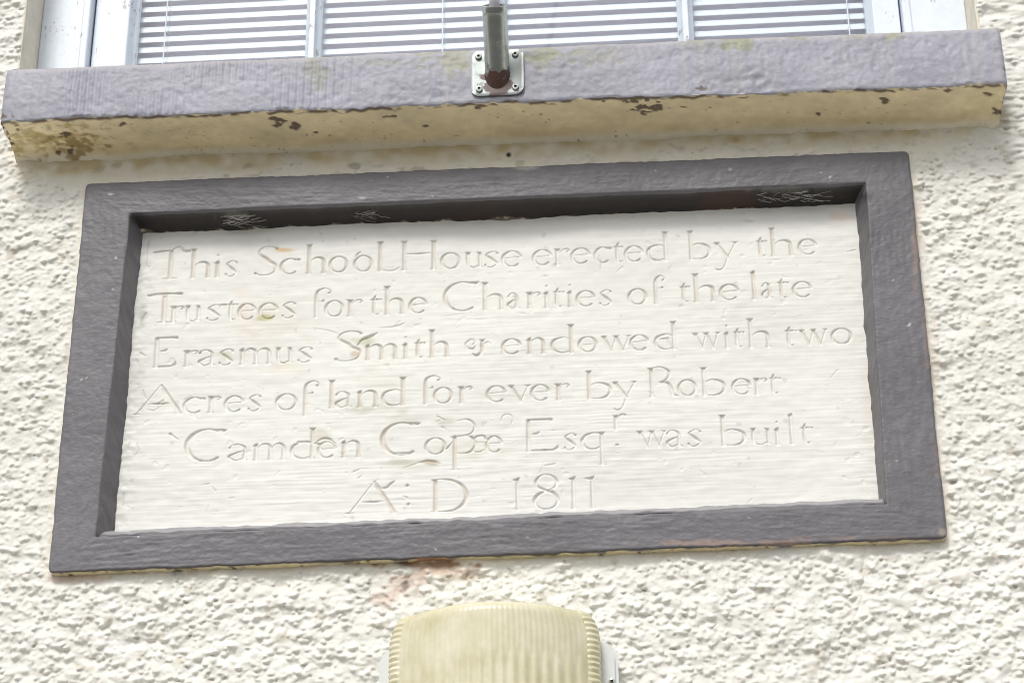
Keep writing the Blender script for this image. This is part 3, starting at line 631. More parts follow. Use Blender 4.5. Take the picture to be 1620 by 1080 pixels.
# gouges and scars of the stone
def px_stroke(P, k=1.0):
    out = []
    for (x, y, r) in P:
        p = atp(x, y, YP); out.append((p[0], p[2], r*mpp(x, y, YP)[0]*k))
    STROKES.append(out)
for P in [[(600, 518, .8), (618, 517, 1.6), (634, 513, 2.0), (642, 509, .6)], [(565, 545, 1), (578, 534, 2.0), (597, 528, .7)], [(560, 746, 2.4), (572, 741, 1.0), (584, 742, .6)], [(567, 756, 2.2), (573, 752, 1)], [(664, 732, 1.5), (676, 729, 3.0), (690, 731, 2.0), (698, 734, 1)], [(640, 740, 1), (655, 735, 1.8), (664, 731, 1)],
          [(231, 495, 1.5), (226, 503, 2.4), (222, 514, 1.5)], [(222, 558, 2), (230, 563, 1.4)], [(226, 616, 1.6), (227, 624, 1.6), (233, 632, .8)], [(245, 640, 1), (258, 632, 1.8), (256, 640, 1.4), (245, 648, 1)], [(232, 647, 1), (243, 649, 1.6)], [(1168, 348, 1), (1180, 347.5, 1.3), (1186, 346, .6)], [(1139, 365, .7), (1142, 360, 1.3)],
          [(1340, 399, 1), (1352, 396, 1.6)], [(948, 402, 1), (951, 414, 1.1), (950, 425, 1.4)], [(975, 430, .8), (985, 421, 1.6)], [(318, 768, .8), (330, 765, 1.5)], [(336, 770, .8), (341, 776, 1.8)], [(362, 788, 1.2), (370, 787, 1.4)], [(326, 812, .8), (330, 800, 1.2)], [(1314, 598, .8), (1325, 585, 1.5)], [(1180, 798, .8), (1190, 788, 1.2)],
          [(235, 380, 1.4), (231, 420, 1.4)], [(495, 518, .8), (520, 522, 1.4), (535, 527, 1.0)], [(700, 500, .7), (735, 496, .8)], [(748, 506, .7), (800, 502, .7)], [(855, 748, 1), (862, 728, .7)], [(1130, 405, .8), (1136, 400, .8)], [(300, 400, .4), (316, 385, .8)], [(440, 455, .6), (480, 452, .6)], [(1010, 640, .6), (1016, 636, .8)],
          [(205, 700, 1.6), (204, 712, 1.2)], [(216, 700, 1.2), (220, 712, 1.4), (214, 720, 1)], [(196, 780, 1.4), (194, 800, 1.2)], [(862, 737, 1.6), (878, 734, 2.0)], [(690, 668, 1.2), (700, 664, 1.0)], [(700, 676, 2), (706, 680, 1.4)], [(590, 762, .6), (600, 758, .8)], [(1355, 690, .8), (1362, 686, .9)]]:
    px_stroke(P)
rng = np.random.default_rng(8)
for _ in range(280):
    x = rng.uniform(215, 1370); y = rng.uniform(380, 830); l = rng.uniform(0, 9); r = rng.uniform(.5, 1.1); px_stroke([(x, y, r), (x+l, y-l*.04+rng.uniform(-.7, .7), r*.6)])

c = .00092
px0, px1 = PAN[:, 0].min()-.006, PAN[:, 0].max()+.006; pz0, pz1 = PAN[:, 1].min()-.006, PAN[:, 1].max()+.006
ax = np.arange(px0, px1, c); az = np.arange(pz0, pz1, c)
PXg, PZg = np.meshgrid(ax, az); Dl = np.zeros(PXg.shape, np.float32); Ds = np.zeros_like(Dl)
def raster(D, pts):
    for (a, b_) in zip(pts[:-1], pts[1:]):
        rm = max(a[2], b_[2])+c
        i0 = int((min(a[0], b_[0])-rm-px0)/c); i1 = int((max(a[0], b_[0])+rm-px0)/c)+2; j0 = int((min(a[1], b_[1])-rm-pz0)/c); j1 = int((max(a[1], b_[1])+rm-pz0)/c)+2
        i0, j0 = max(i0, 0), max(j0, 0)
        if i1 <= i0 or j1 <= j0: continue
        xs = PXg[j0:j1, i0:i1]; zs = PZg[j0:j1, i0:i1]
        dx, dz = b_[0]-a[0], b_[1]-a[1]; ll = dx*dx+dz*dz+1e-12
        t = np.clip(((xs-a[0])*dx+(zs-a[1])*dz)/ll, 0, 1)
        v = a[2]+(b_[2]-a[2])*t-np.hypot(xs-a[0]-t*dx, zs-a[1]-t*dz)
        sub = D[j0:j1, i0:i1]; np.maximum(sub, v, out=sub)
for i, P in enumerate(STROKES): raster(Dl if i < LETTERS else Ds, [tuple(map(float, p)) for p in P])
DM = .0044
depth = DM*(1-np.exp(-np.maximum(Dl, 0)*2.3/DM))
scar = .0018*(1-np.exp(-np.maximum(Ds, 0)*1.2/.0018))
np1 = Noise(31, .055, .0030, 1024, cell=.0010); np2 = Noise(32, .03, .0018, 1024, cell=.0009); np3 = Noise(33, .12, .09, 256); np4 = Noise(34, .012, .008, 512); np5 = Noise(35, .006, .005, 512)
low = sm(.45, -.1, (PZg-pz0)/(pz1-pz0)-.35)     # brush ridges get coarser towards the foot of the stone
st = 1+.5*low
topband = sm(pz1-.045, pz1-.02, PZg)
relief = (.000065*np1(PXg, PZg)+.00005*np2(PXg, PZg))*st*(1-.7*topband)*(.55+.45*sm(-1, 1, np3(PXg, PZg)))+.0010*np3(PXg, PZg)+.00018*np4(PXg, PZg)
relief -= .0006*sm(1.6, 2.6, np5(PXg+1, PZg))*sm(0, 1.2, np3(PXg+.5, PZg))
lw = sm(.035, .0, PXg-(PAN[3, 0]+(PAN[0, 0]-PAN[3, 0])*(PZg-PAN[3, 1])/(PAN[0, 1]-PAN[3, 1]))); relief += lw*(.0003*np4(PXg+3, PZg)+.0003*np5(PXg, PZg))
Yp = YP-relief+blur(depth, .38, .38)+blur(scar, .5, .5)
pc = np.ones(PXg.shape+(3,))*np.array([.81, .803, .752])*(1+.008*np3(PXg+2, PZg)+.006*np1(PXg, PZg))[..., None]
PPX, PPY = proj(np.stack([PXg, Yp, PZg], -1))
def pb(px, py, rx, ry): return sm(1.2, .2, np.sqrt(((PPX-px)/rx)**2+((PPY-py)/ry)**2)+.22*np4(PXg, PZg))
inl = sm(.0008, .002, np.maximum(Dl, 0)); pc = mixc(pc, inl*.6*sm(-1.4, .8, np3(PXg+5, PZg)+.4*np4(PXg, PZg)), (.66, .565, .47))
for px, py, rx, ry, s, cl in [(430, 510, 60, 45, .22, (.78, .66, .48)), (385, 500, 14, 70, .25, (.80, .64, .50)), (450, 395, 16, 4, .8, (.70, .48, .22)), (418, 503, 14, 5, .7, (.45, .44, .15)), (645, 733, 40, 12, .45, (.45, .44, .28)), (680, 731, 18, 5, .6, (.36, .28, .16)), (1330, 342, 26, 12, .4, (.80, .60, .45)), (640, 665, 30, 10, .25, (.5, .48, .35)),
                            (600, 600, 60, 40, .12, (.6, .6, .45)), (580, 645, 50, 10, .35, (.45, .44, .30)), (700, 668, 18, 10, .35, (.5, .48, .35)), (510, 690, 20, 12, .4, (.50, .46, .28)), (575, 540, 20, 8, .5, (.42, .44, .22)), (225, 500, 8, 18, .5, (.40, .40, .36)), (215, 600, 14, 20, .3, (.5, .5, .44)), (225, 640, 40, 30, .2, (.6, .6, .52)),
                            (1375, 640, 12, 90, .35, (.80, .70, .58)), (700, 830, 260, 10, .25, (.84, .72, .58)), (560, 560, 10, 6, .6, (.50, .40, .22)), (355, 560, 12, 8, .5, (.55, .52, .3)), (1185, 350, 10, 2, .4, (.4, .4, .4)), (450, 585, 40, 14, .25, (.78, .68, .45)), (260, 470, 8, 60, .2, (.8, .68, .6)), (740, 712, 60, 14, .2, (.6, .56, .4))]:
    pc = mixc(pc, pb(px, py, rx, ry)*s, cl)
pc = mixc(pc, (sm(0, .0012, np.maximum(Ds, 0)))*.35, (.42, .40, .32))
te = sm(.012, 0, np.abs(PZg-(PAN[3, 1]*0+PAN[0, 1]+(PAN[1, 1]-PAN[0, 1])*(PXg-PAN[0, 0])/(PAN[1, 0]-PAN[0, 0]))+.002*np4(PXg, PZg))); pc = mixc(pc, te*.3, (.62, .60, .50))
sp = sm(2.3, 2.8, np5(PXg+2, PZg))*.5; pc = mixc(pc, sp*.6, (.45, .43, .33))
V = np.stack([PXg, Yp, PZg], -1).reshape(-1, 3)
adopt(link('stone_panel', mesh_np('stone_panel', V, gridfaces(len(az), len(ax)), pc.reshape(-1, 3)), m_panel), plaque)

# raised surround
stages = [(0, 0.0, .022), (0, 0.0, -.0095), (0, .012, -.0122), (0, .035, YF), (0, .972, YF), (0, .99, YF+.0008), (0, 1.0, YF+.0030), (1, .06, YF+.0060), (1, 1.0, .034)]
cnts = [10, 2, 3, 26, 3, 3, 4, 22, 3]
tt = np.concatenate([np.arange(n)/n+i for i, n in enumerate(cnts)]+[[len(cnts)]])
PP = []; SIDE = []; US = []
def lerp(a, b, t): return a+(b-a)*t
per = 0
for k in range(4):
    Ln = np.linalg.norm(OUT[(k+1) % 4]-OUT[k]); n = int(Ln/.0024)
    for t in np.arange(n)/n:
        o_, i_, p_ = (lerp(Qd[k], Qd[(k+1) % 4], t) for Qd in (OUT, INN, PAN))
        row = []
        for (kind, w, y) in stages:
            xz = lerp(o_, i_, w) if kind == 0 else lerp(i_, p_, w)
            if k == 2 and kind == 1:
                xz = i_+np.array([0, .0025 if w < .5 else .0128]); y = YF+.0055 if w < .5 else YF+.0165
            row.append((xz[0], y, xz[1]))
        if k == 2: row[-1] = (row[-1][0], YF+.0165, row[-1][2]); row.append((row[-1][0], .034, row[-1][2]+.001))
        else: row.append((row[-1][0], .036, row[-1][2]))
        PP.append(row); SIDE.append(k); US.append(per+t*Ln)
    per += Ln
PP = np.array(PP); SIDE = np.array(SIDE); US = np.array(US)
ki = np.minimum(tt.astype(int), len(cnts)-1); kf = (tt-ki)[None, :, None]
Q = PP[:, ki]*(1-kf)+PP[:, ki+1]*kf             # U, T, 3
x_, y_, z_ = Q[..., 0], Q[..., 1], Q[..., 2]; T = tt[None, :]+0*x_; U = US[:, None]+0*x_
nr1 = Noise(41, .07, .05, 512); nr2 = Noise(42, .012, .009, 1024); nr3 = Noise(43, .004, .0035, 1024); nr4 = Noise(44, .02, .5, 1024); nbr = Noise(45, .022, .0022, 1024, cell=.0009)
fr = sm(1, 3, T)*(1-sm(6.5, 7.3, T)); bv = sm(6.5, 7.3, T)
across = np.cumsum(np.concatenate([np.zeros((len(Q), 1)), np.linalg.norm(np.diff(Q, axis=1), axis=2)], 1), axis=1)
y2 = y_-fr*(.00018*nbr(U, across)*(.5+.5*sm(-1, 1, nr1(x_+9, z_)))+.0004*nr1(x_, z_)+.00010*nr2(x_, z_)+.00013*nr3(x_, z_)) - bv*(.0006*nr2(x_+3, z_+y_))
eo = (1-sm(2, 4.0, T)); ei = sm(4.2, 5.5, T)
cx_, cz_ = OUT.mean(0)
dirx = np.where((SIDE == 1)[:, None], 1, np.where((SIDE == 3)[:, None], -1, 0)); dirz = np.where((SIDE == 0)[:, None], 1, np.where((SIDE == 2)[:, None], -1, 0))
cornerw = np.ones_like(x_)
y2 = y2 + .0020*(SIDE == 2)[:, None]*sm(3.86, 5.6, T)*(1-bv)
wob = (.0003*nr1(U, 0*U)+.00030*nr2(U, 0*U)+.00025*nr3(U, 0*U))*eo+(.0005*nr1(U+5, 0*U)+.00022*nr2(U+4, 0*U))*ei
k_end = sm(7.6, 8, T)*(.0007*nr2(U+9, 0*U)+.00015*nr3(U, 0*U))
dmin = np.min(np.stack([np.hypot(x_-OUT[k, 0], z_-OUT[k, 1]) for k in range(4)]), 0); cw = sm(.0, .09, dmin)
dmi = np.min(np.stack([np.hypot(x_-INN[k, 0], z_-INN[k, 1]) for k in range(4)]), 0); cw = cw*sm(0, .04, dmi)
x2 = x_+dirx*(wob+k_end)*cw; z2 = z_+dirz*(wob+k_end)*cw
# knock off the outer corners
for k in range(4):
    d = np.hypot(x2-OUT[k, 0], z2-OUT[k, 1]); pull = sm(.007, 0, d)*.002; v = (np.array([cx_, cz_])-OUT[k]); v = v/np.abs(v); x2 = x2+v[0]*pull; z2 = z2+v[1]*pull
FX, FY = proj(np.stack([x2, y2, z2], -1))
rc_ = np.ones(x2.shape+(3,))*np.array([.147, .141, .153])*(1+.06*nr1(x_+1, z_)+.05*nr2(x_, z_)*.6)[..., None]
cream = np.array([.66, .56, .35])
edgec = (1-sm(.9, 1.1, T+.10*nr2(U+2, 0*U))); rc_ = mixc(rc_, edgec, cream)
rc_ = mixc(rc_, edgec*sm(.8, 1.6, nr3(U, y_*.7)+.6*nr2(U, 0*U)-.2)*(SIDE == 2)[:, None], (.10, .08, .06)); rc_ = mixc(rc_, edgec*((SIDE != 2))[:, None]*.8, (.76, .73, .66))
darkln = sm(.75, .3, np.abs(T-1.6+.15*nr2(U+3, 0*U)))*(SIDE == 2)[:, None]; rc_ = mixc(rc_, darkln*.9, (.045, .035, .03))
top_in = (bv*(SIDE == 0)[:, None]); rc_ = mixc(rc_, top_in*.97, (.018, .012, .010)); rc_ = mixc(rc_, top_in*sm(-.2, 1.2, nr1(x_+5, z_))*.8*sm(650, 850, FX), (.055, .026, .014))  # top bevel: dark brown coat, underside shade also put into the colour
crust = sm(7.78, 7.9, T+.07*nr2(U+4, 0*U))*(SIDE == 0)[:, None]; rc_ = mixc(rc_, crust, (.16, .13, .10)); rc_ = mixc(rc_, crust*sm(.5, 1.3, nr3(U+1, across)), (.62, .58, .46))
fil = sm(7.15, 7.45, T+.1*nr2(U+6, 0*U))*(SIDE == 2)[:, None]; rc_ = mixc(rc_, fil*.85, (.36, .35, .36))  # bottom fillet: sky light on it put into the colour as lighter grey
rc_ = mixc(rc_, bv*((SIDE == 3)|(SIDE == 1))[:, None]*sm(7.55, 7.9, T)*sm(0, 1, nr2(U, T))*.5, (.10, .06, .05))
def fb(px, py, rx, ry): return sm(1.2, .3, np.sqrt(((FX-px)/rx)**2+((FY-py)/ry)**2)+.25*nr2(x_, z_)+.12*nr3(x_, z_))
for px, py, rx, ry, s, cl in [(1448, 400, 6, 70, .5, (.34, .24, .20)), (1466, 520, 5, 60, .4, (.34, .24, .20)), (1484, 700, 5, 80, .4, (.30, .20, .18)), (1150, 858, 160, 5, .55, (.40, .28, .22)), (1330, 850, 90, 4, .4, (.36, .27, .22)), (575, 313, 10, 3, .8, (.6, .6, .55)), (373, 340, 30, 9, .35, (.35, .34, .32)), (1240, 300, 60, 6, .25, (.35, .33, .3)),
                              (1365, 310, 16, 10, .5, (.02, .015, .015)), (215, 345, 16, 10, .5, (.02, .015, .015)), (1492, 842, 10, 8, .5, (.5, .42, .34)), (600, 893, 60, 4, .5, (.25, .13, .08)), (690, 890, 60, 7, .95, (.30, .15, .08)), (840, 265, 30, 4, .5, (.5, .48, .44)), (700, 267, 10, 4, .5, (.5, .48, .44)), (1155, 268, 3, 3, .6, (.5, .5, .48))]:
    rc_ = mixc(rc_, fb(px, py, rx, ry)*s, cl)
rs = np.random.default_rng(4)
spk = sm(3.0, 3.3, nr3(x_+2, z_+1)); rc_ = mixc(rc_, spk*.8*fr, (.6, .6, .58))
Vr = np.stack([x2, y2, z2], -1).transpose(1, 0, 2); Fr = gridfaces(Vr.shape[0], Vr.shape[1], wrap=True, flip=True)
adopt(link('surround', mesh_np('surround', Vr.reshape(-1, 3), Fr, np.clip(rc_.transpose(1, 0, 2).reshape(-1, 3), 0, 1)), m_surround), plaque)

# ------------------------------------------------------------------ flagpole holder on the sill
def metal_mat(name='galvanised_steel', tone=(.62, .65, .61), metal=.9, r0=.14):
    M = bpy.data.materials.new(name); M.use_nodes = True; N = M.node_tree.nodes; L = M.node_tree.links; b = N['Principled BSDF']
    tc = N.new('ShaderNodeTexCoord'); n = N.new('ShaderNodeTexNoise'); n.inputs['Scale'].default_value = 90; n.inputs['Detail'].default_value = 5; L.new(tc.outputs['Object'], n.inputs['Vector'])
    at_ = N.new('ShaderNodeAttribute'); at_.attribute_name = 'rust'
    mr = N.new('ShaderNodeMapRange'); mr.inputs['From Min'].default_value = .35; mr.inputs['From Max'].default_value = .65; mr.inputs['To Min'].default_value = -.5; mr.inputs['To Max'].default_value = .4; L.new(n.outputs['Fac'], mr.inputs['Value'])
    ad = N.new('ShaderNodeMath'); ad.operation = 'ADD'; L.new(at_.outputs['Fac'], ad.inputs[0]); L.new(mr.outputs[0], ad.inputs[1])
    r2 = N.new('ShaderNodeMapRange'); r2.interpolation_type = 'SMOOTHSTEP'; r2.inputs['From Min'].default_value = .3; r2.inputs['From Max'].default_value = .75; L.new(ad.outputs[0], r2.inputs['Value'])
    mx = N.new('ShaderNodeMix'); mx.data_type = 'RGBA'; mx.inputs['A'].default_value = (*tone, 1); mx.inputs['B'].default_value = (.105, .058, .048, 1); L.new(r2.outputs[0], mx.inputs['Factor']); L.new(mx.outputs['Result'], b.inputs['Base Color'])
    iv = N.new('ShaderNodeMath'); iv.operation = 'SUBTRACT'; iv.inputs[0].default_value = metal; L.new(r2.outputs[0], iv.inputs[1]); L.new(iv.outputs[0], b.inputs['Metallic'])
    rr = N.new('ShaderNodeMapRange'); rr.inputs['To Min'].default_value = r0; rr.inputs['To Max'].default_value = r0+.18; L.new(n.outputs['Fac'], rr.inputs['Value']); L.new(rr.outputs[0], b.inputs['Roughness'])
    bp = N.new('ShaderNodeBump'); bp.inputs['Strength'].default_value = .15; bp.inputs['Distance'].default_value = .001; L.new(n.outputs['Fac'], bp.inputs['Height']); L.new(bp.outputs[0], b.inputs['Normal'])
    return M
m_metal = metal_mat(); m_plate = metal_mat('weathered_plate_steel', (.24, .26, .255), .75, .3)
m_dark = material('dark_recess_steel', color=(.03, .03, .03), rough=.6, metal=.3, mottle=.1)
m_pole = material('pole_white_paint', color=(.78, .78, .82), rough=.4, mottle=.05, bumps=((80, .1, .001, ONE),))
YPL = YS-.0035
pc0 = atp(787, 115, YPL); plw = (828-745)*mpp(787, 115, YPL)[0]/2; plh = (150-79)*mpp(787, 115, YPL)[1]/2
holder = empty('flagpole_holder', tuple(pc0), 'galvanised steel flagpole holder with rusty foot screwed to the sill front', 'bracket')
def setrust(me, vals):
    a = me.attributes.new('rust', 'FLOAT', 'POINT'); a.data.foreach_set('value', np.asarray(vals, np.float32))
# plate: rounded rectangle, slightly dished towards its right edge
nu, nv = 36, 32; Vp = []; rv = []; Rr = .012
for layer in (0, 1):
    for j in range(nv+1):
        for i in range(nu+1):
            u = (i/nu*2-1)*plw; v = (j/nv*2-1)*plh
            # squircle the corners
            ex_, ey_ = max(abs(u)-(plw-Rr), 0), max(abs(v)-(plh-Rr), 0); m1 = max(ex_, ey_)
            if m1 > 0 and ex_ > 0 and ey_ > 0:
                f_ = m1/math.hypot(ex_, ey_); u = math.copysign(plw-Rr+ex_*f_, u); v = math.copysign(plh-Rr+ey_*f_, v)
            bow = -.0035*max(0, (u/plw-.45))**2*3; rim_ = min(plw-abs(u), plh-abs(v))
            y = (-.0006 if layer == 0 else .004)+(bow if layer == 0 else 0)+(.0006 if rim_ < .0015 and layer == 0 else 0)
            Vp.append((pc0[0]+u, pc0[1]+y, pc0[2]+v))
            d = math.hypot((u+.001)/.024, (v+.008)/.014); d2 = math.hypot(u/.026, (v+.024)/.016); rv.append(max(1.0-.75*d**2, .85-.45*d2**2, 0) if layer == 0 else 0)
Fp = gridfaces(nv+1, nu+1).tolist(); off = (nv+1)*(nu+1); Fp += (gridfaces(nv+1, nu+1, flip=True)+off).tolist()
bd = [i for i in range(nu)]+[nu+j*(nu+1) for j in range(nv)]+[off-1-i for i in range(nu)]+[(nv-j)*(nu+1) for j in range(nv)]
for a, b_ in zip(bd, bd[1:]+bd[:1]): Fp.append([a, a+off, b_+off, b_])
me = py_mesh('base_plate', Vp, Fp, True); me.set_sharp_from_angle(angle=math.radians(50)); setrust(me, rv)
adopt(link('base_plate', me, m_plate), holder)
# tube: from the plate outwards and up
TR = .0178; ang = math.radians(47); td = np.array([.012, -math.cos(ang), math.sin(ang)]); td /= np.linalg.norm(td)
tb = atp(787, 117, YPL); tl = .0985
def ring_mesh(name, rings, n=48):      # rings: (distance, radius)
    u = np.array([1.0, 0, 0]); u -= td*(u@td); u /= np.linalg.norm(u); w = np.cross(td, u); V = []; rust = []
    for (d, r) in rings:
        for k in range(n):
            a = 2*math.pi*k/n; V.append(tb+td*d+r*(math.cos(a)*u+math.sin(a)*w)); rust.append(max(0, 1.1-max(d, 0)/.016+.15*math.sin(3*a+1)))
    F = [[i*n+k, i*n+(k+1) % n, (i+1)*n+(k+1) % n, (i+1)*n+k] for i in range(len(rings)-1) for k in range(n)]
    me = py_mesh(name, V, F, True); me.set_sharp_from_angle(angle=math.radians(40)); setrust(me, rust); return me
rg = [(-.02, TR+.0004), (.0, TR+.0010), (.0025, TR+.0004), (.006, TR)]+[(d, TR) for d in np.linspace(.012, tl-.012, 14)]+[(tl-.0115, TR-.0006), (tl-.0100, TR-.0006), (tl-.0095, TR+.0003), (tl-.001, TR+.0003), (tl, TR-.0002), (tl, TR-.0022), (tl-.002, TR-.0026), (.02, TR-.0026)]
adopt(link('tube', ring_mesh('tube', rg), m_metal), holder)
# screws
def screw_at(p, r, parent, nrm=-1, rust=0.0):
    V = []; F = []; n = 20; prof = [(r*1.0, .001), (r*1.0, -.0008), (r*.86, -.0022), (r*.45, -.0028), (r*.40, -.0012), (.0001, -.0008)]
    for (rr_, yy) in prof:
        for k in range(n):
            a = 2*math.pi*k/n; V.append((p[0]+rr_*math.cos(a), p[1]+yy, p[2]+rr_*math.sin(a)))
    for i in range(len(prof)-1):
        for k in range(n): F.append([i*n+k, i*n+(k+1) % n, (i+1)*n+(k+1) % n, (i+1)*n+k])
    me = py_mesh('screw', V, F, True); me.set_sharp_from_angle(angle=math.radians(35)); setrust(me, [rust]*len(V))
    me.materials.append(m_metal); me.materials.append(m_dark)
    for pol in me.polygons:
        if pol.index >= 4*n-n: pol.material_index = 1 if pol.index >= 4*n-0 or pol.index >= 3*n else 0
    o = link('screw', me, None); adopt(o, parent); return o
for (px, py) in ((757, 90), (815, 86), (758, 141), (815.5, 138)):
    p = atp(px, py, YPL-.002); screw_at(p, .0049, holder, rust=.2)
# white pole standing in the holder
pole = empty('flagpole', tuple(tb+td*.06), 'thin white pole standing in the galvanised tube on the sill', 'pole')
mb = MB(); mb.tube([tb+td*.015, tb+td*(tl+.8), tb+td*(tl+2.3)], [.0078, .0078, .0076], 28)
adopt(mb.build('shaft', m_pole, smooth=True), pole)
mb = MB(); kb = tb+td*(tl+2.3); mb.tube([kb-td*.005, kb+td*.0, kb+td*.012, kb+td*.024, kb+td*.030], [.012, .017, .021, .014, .003], 24); adopt(mb.build('finial', m_pole, smooth=True), pole)

# ------------------------------------------------------------------ bulkhead wall lamp
m_diff = bpy.data.materials.new('aged_ribbed_plastic'); m_diff.use_nodes = True
_t = m_diff.node_tree; _b = _t.nodes['Principled BSDF']; _b.inputs['Roughness'].default_value = .2
_b.inputs['Subsurface Weight'].default_value = .25; _b.inputs['Subsurface Radius'].default_value = (.01, .009, .005); _b.inputs['Subsurface Scale'].default_value = .5
_tc = _t.nodes.new('ShaderNodeTexCoord'); _n = _t.nodes.new('ShaderNodeTexNoise'); _n.inputs['Scale'].default_value = 14; _n.inputs['Detail'].default_value = 7; _n.inputs['Roughness'].default_value = .7
_cr = _t.nodes.new('ShaderNodeValToRGB'); _cr.color_ramp.elements[0].position = .32; _cr.color_ramp.elements[0].color = (.60, .56, .34, 1); _cr.color_ramp.elements[1].position = .68; _cr.color_ramp.elements[1].color = (.81, .77, .60, 1)
_t.links.new(_tc.outputs['Object'], _n.inputs['Vector']); _t.links.new(_n.outputs['Fac'], _cr.inputs[0]); _t.links.new(_cr.outputs[0], _b.inputs['Base Color'])
m_base = material('lamp_base_plastic', color=(.72, .74, .72), rough=.35, mottle=.04)
yl = -.060; lz = float(atp(622, 984, yl)[2])+.011; lxl, lxr = float(atp(613, 1060, yl)[0]), float(atp(950, 1060, yl)[0]); lcx = (lxl+lxr)/2; hw = (lxr-lxl)/2
LH = .19; lzc = lz-LH/2
lamp = empty('wall_lamp', (lcx, 0, lzc), 'yellowed ribbed bulkhead wall lamp mounted on the roughcast below the plaque', 'lamp')
# plan outline: side, rounded corner, bowed front; superellipse section so the body closes at top and bottom
plan = []
rcn = .016
bul = .050
for t in np.linspace(0, 1, 12, endpoint=False): plan.append((-hw, -.022+t*(yl+rcn+.022), 0, t))
for a in np.linspace(0, math.pi/2, 10, endpoint=False): plan.append((-hw+rcn-rcn*math.cos(a), yl+rcn-rcn*math.sin(a), 1, a))
fx = np.linspace(-hw+rcn, hw-rcn, 300)
for x in fx: plan.append((x, yl-bul*(1-(x/(hw-rcn))**2), 2, x))
for a in np.linspace(math.pi/2, 0, 10): plan.append((hw-rcn+rcn*math.cos(a), yl+rcn-rcn*math.sin(a), 1, a))
for t in np.linspace(1, 0, 12): plan.append((hw, -.022+t*(yl+rcn+.022), 0, t))
plan = np.array(plan)
tz = np.linspace(-1, 1, 110); tz = np.sign(tz)*(1-(1-np.abs(tz))**1.4)
VV = []
for t in tz:
    z = t*LH/2; d = max(0, abs(z)-(LH/2-.016))/.016; k = 1-(1-math.sqrt(max(0, 1-d*d)))*.16; d3 = max(0, abs(z)-(LH/2-.045))/.045; kx = 1-.15*(1-math.sqrt(max(0, 1-d3*d3)))
    lowr = float(sm(LH/2-.055, LH/2-.085, np.array(z))); rib_f = (.00022*np.cos(plan[:, 0]*2*math.pi/.0070)*(1-lowr)+.0011*lowr*np.cos(plan[:, 0]*2*math.pi/.0140))*(plan[:, 2] == 2)*(1-d)
    rib_s = .0009*math.cos(z*2*math.pi/.0075)*((plan[:, 2] == 0)|(plan[:, 2] == 1))*(1-d)
    xx = plan[:, 0]*kx+np.sign(plan[:, 0])*rib_s; yy = -.022+(plan[:, 1]+.022)*k-rib_f-rib_s*(plan[:, 2] == 1)
    VV.append(np.stack([lcx+xx, yy, np.full(len(xx), lzc+z)], 1))
VV = np.array(VV); nl, npn = VV.shape[:2]
F = gridfaces(nl, npn).tolist(); V2 = VV.reshape(-1, 3).tolist()
for r_ in (0, nl-1):
    k = len(V2); V2 += [[(VV[r_, i, 0]), -.022, VV[r_, i, 2]] for i in range(npn)]
    for i in range(npn-1):
        a, b_ = r_*npn+i, r_*npn+i+1; F.append([a, b_, k+i+1, k+i] if r_ else [b_, a, k+i, k+i+1])
me = py_mesh('diffuser', V2, F, True); me.set_sharp_from_angle(angle=math.radians(60))
adopt(link('diffuser', me, m_diff), lamp)
mb = MB()
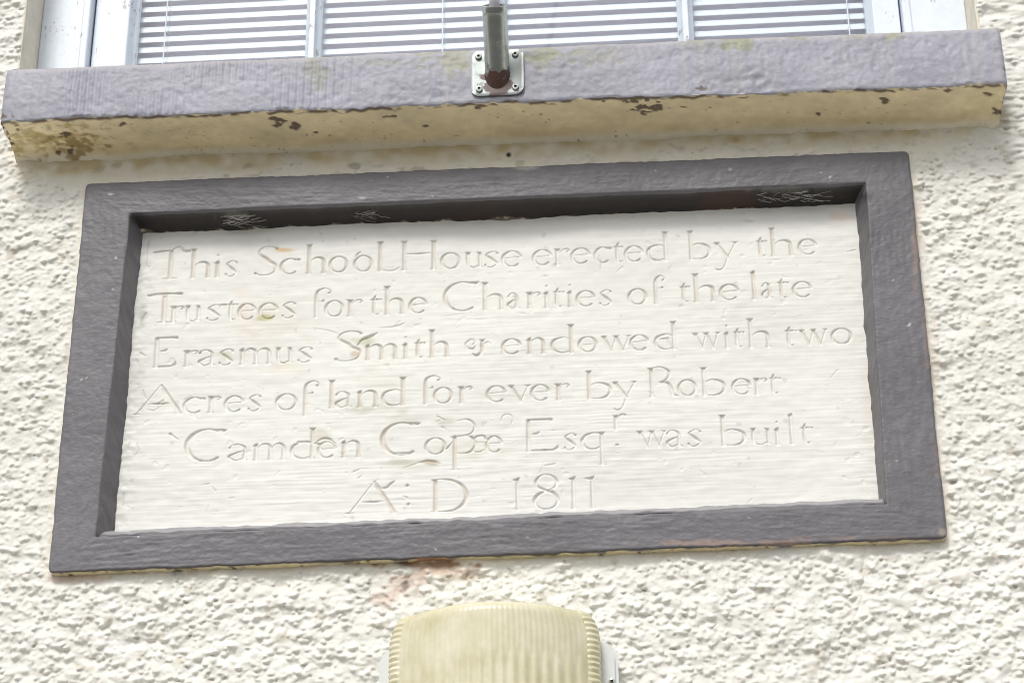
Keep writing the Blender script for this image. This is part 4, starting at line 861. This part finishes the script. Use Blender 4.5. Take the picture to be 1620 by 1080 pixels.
def rbox(mb, x0, x1, y0, y1, z0, z1, r, n=8):
    P = []
    for (cx, cz, a0) in ((x1-r, z1-r, 0), (x0+r, z1-r, 90), (x0+r, z0+r, 180), (x1-r, z0+r, 270)):
        for i in range(n+1):
            a = math.radians(a0+90*i/n); P.append((cx+r*math.cos(a), cz+r*math.sin(a)))
    k = len(mb.v); m_ = len(P)
    mb.v += [(p[0], y0, p[1]) for p in P]+[(p[0], y1, p[1]) for p in P]
    for i in range(m_): mb.f.append([k+i, k+m_+i, k+m_+(i+1) % m_, k+(i+1) % m_])
    mb.f.append([k+i for i in range(m_)][::-1]); mb.f.append([k+m_+i for i in range(m_)])
rbox(mb, lcx-hw+.004, lcx+hw-.004, -.030, .004, lzc-LH/2+.012, lzc+LH/2-.012, .02)
rbox(mb, lcx-hw-.014, lcx+hw+.020, -.020, .004, lzc-LH/2+.026, lzc+LH/2-.034, .022)
rbox(mb, lcx-hw-.010, lcx+hw+.0155, -.024, -.0195, lzc-LH/2+.031, lzc+LH/2-.039, .018)
adopt(mb.build('base', m_base, bevel=.002), lamp)
for (px, py) in ((968, 1077),):
    p = atp(px, py, -.026); screw_at(p, .0042, lamp)
p = atp(968, 1077, -.026); screw_at((2*lcx-p[0]+.006, p[1], p[2]), .0042, lamp)

# ------------------------------------------------------------------ cobwebs under the top of the surround
m_web = material('cobweb_silk', color=(.50, .48, .45), rough=.8, mottle=.4)
def web(px, py, w, h_, n, seed, label):
    rg_ = random.Random(seed); mb = MB()
    for _ in range(n):
        x0 = px+rg_.uniform(-w, w); y0_ = py+rg_.uniform(-h_, h_); L_ = rg_.uniform(8, 40); a = rg_.uniform(-.9, .6); P = []
        for t in np.linspace(0, 1, 6):
            d = YF+.010+.018*min(1, max(0, (y0_-(py-h_))/(2*h_)))-.003; P.append(atp(x0+L_*t*math.cos(a), y0_+L_*t*math.sin(a)*.5+1.6*math.sin(t*3.1)*rg_.uniform(-.6, 1), d))
        mb.tube(P, rg_.uniform(.00010, .00028), 5)
    o = mb.build('cobweb', m_web); return tag(o, label, 'cobweb', 'cobwebs under the top of the plaque surround')
web(372, 349, 28, 8, 34, 1, 'small pale cobweb under the surround top near its left corner')
web(1240, 313, 50, 7, 34, 2, 'long pale cobweb under the surround top near its right corner')
web(572, 338, 18, 7, 16, 3, 'wisp of cobweb under the surround top above the word School')

for o in S.objects:
    if o.type == 'MESH' and not o.data.materials: print('no material', o.name)
print('tris', sum(len(o.data.loop_triangles) if False else sum(max(0, 2) for _ in ()) for o in []) , sum(len(o.data.polygons) for o in S.objects if o.type == 'MESH'))
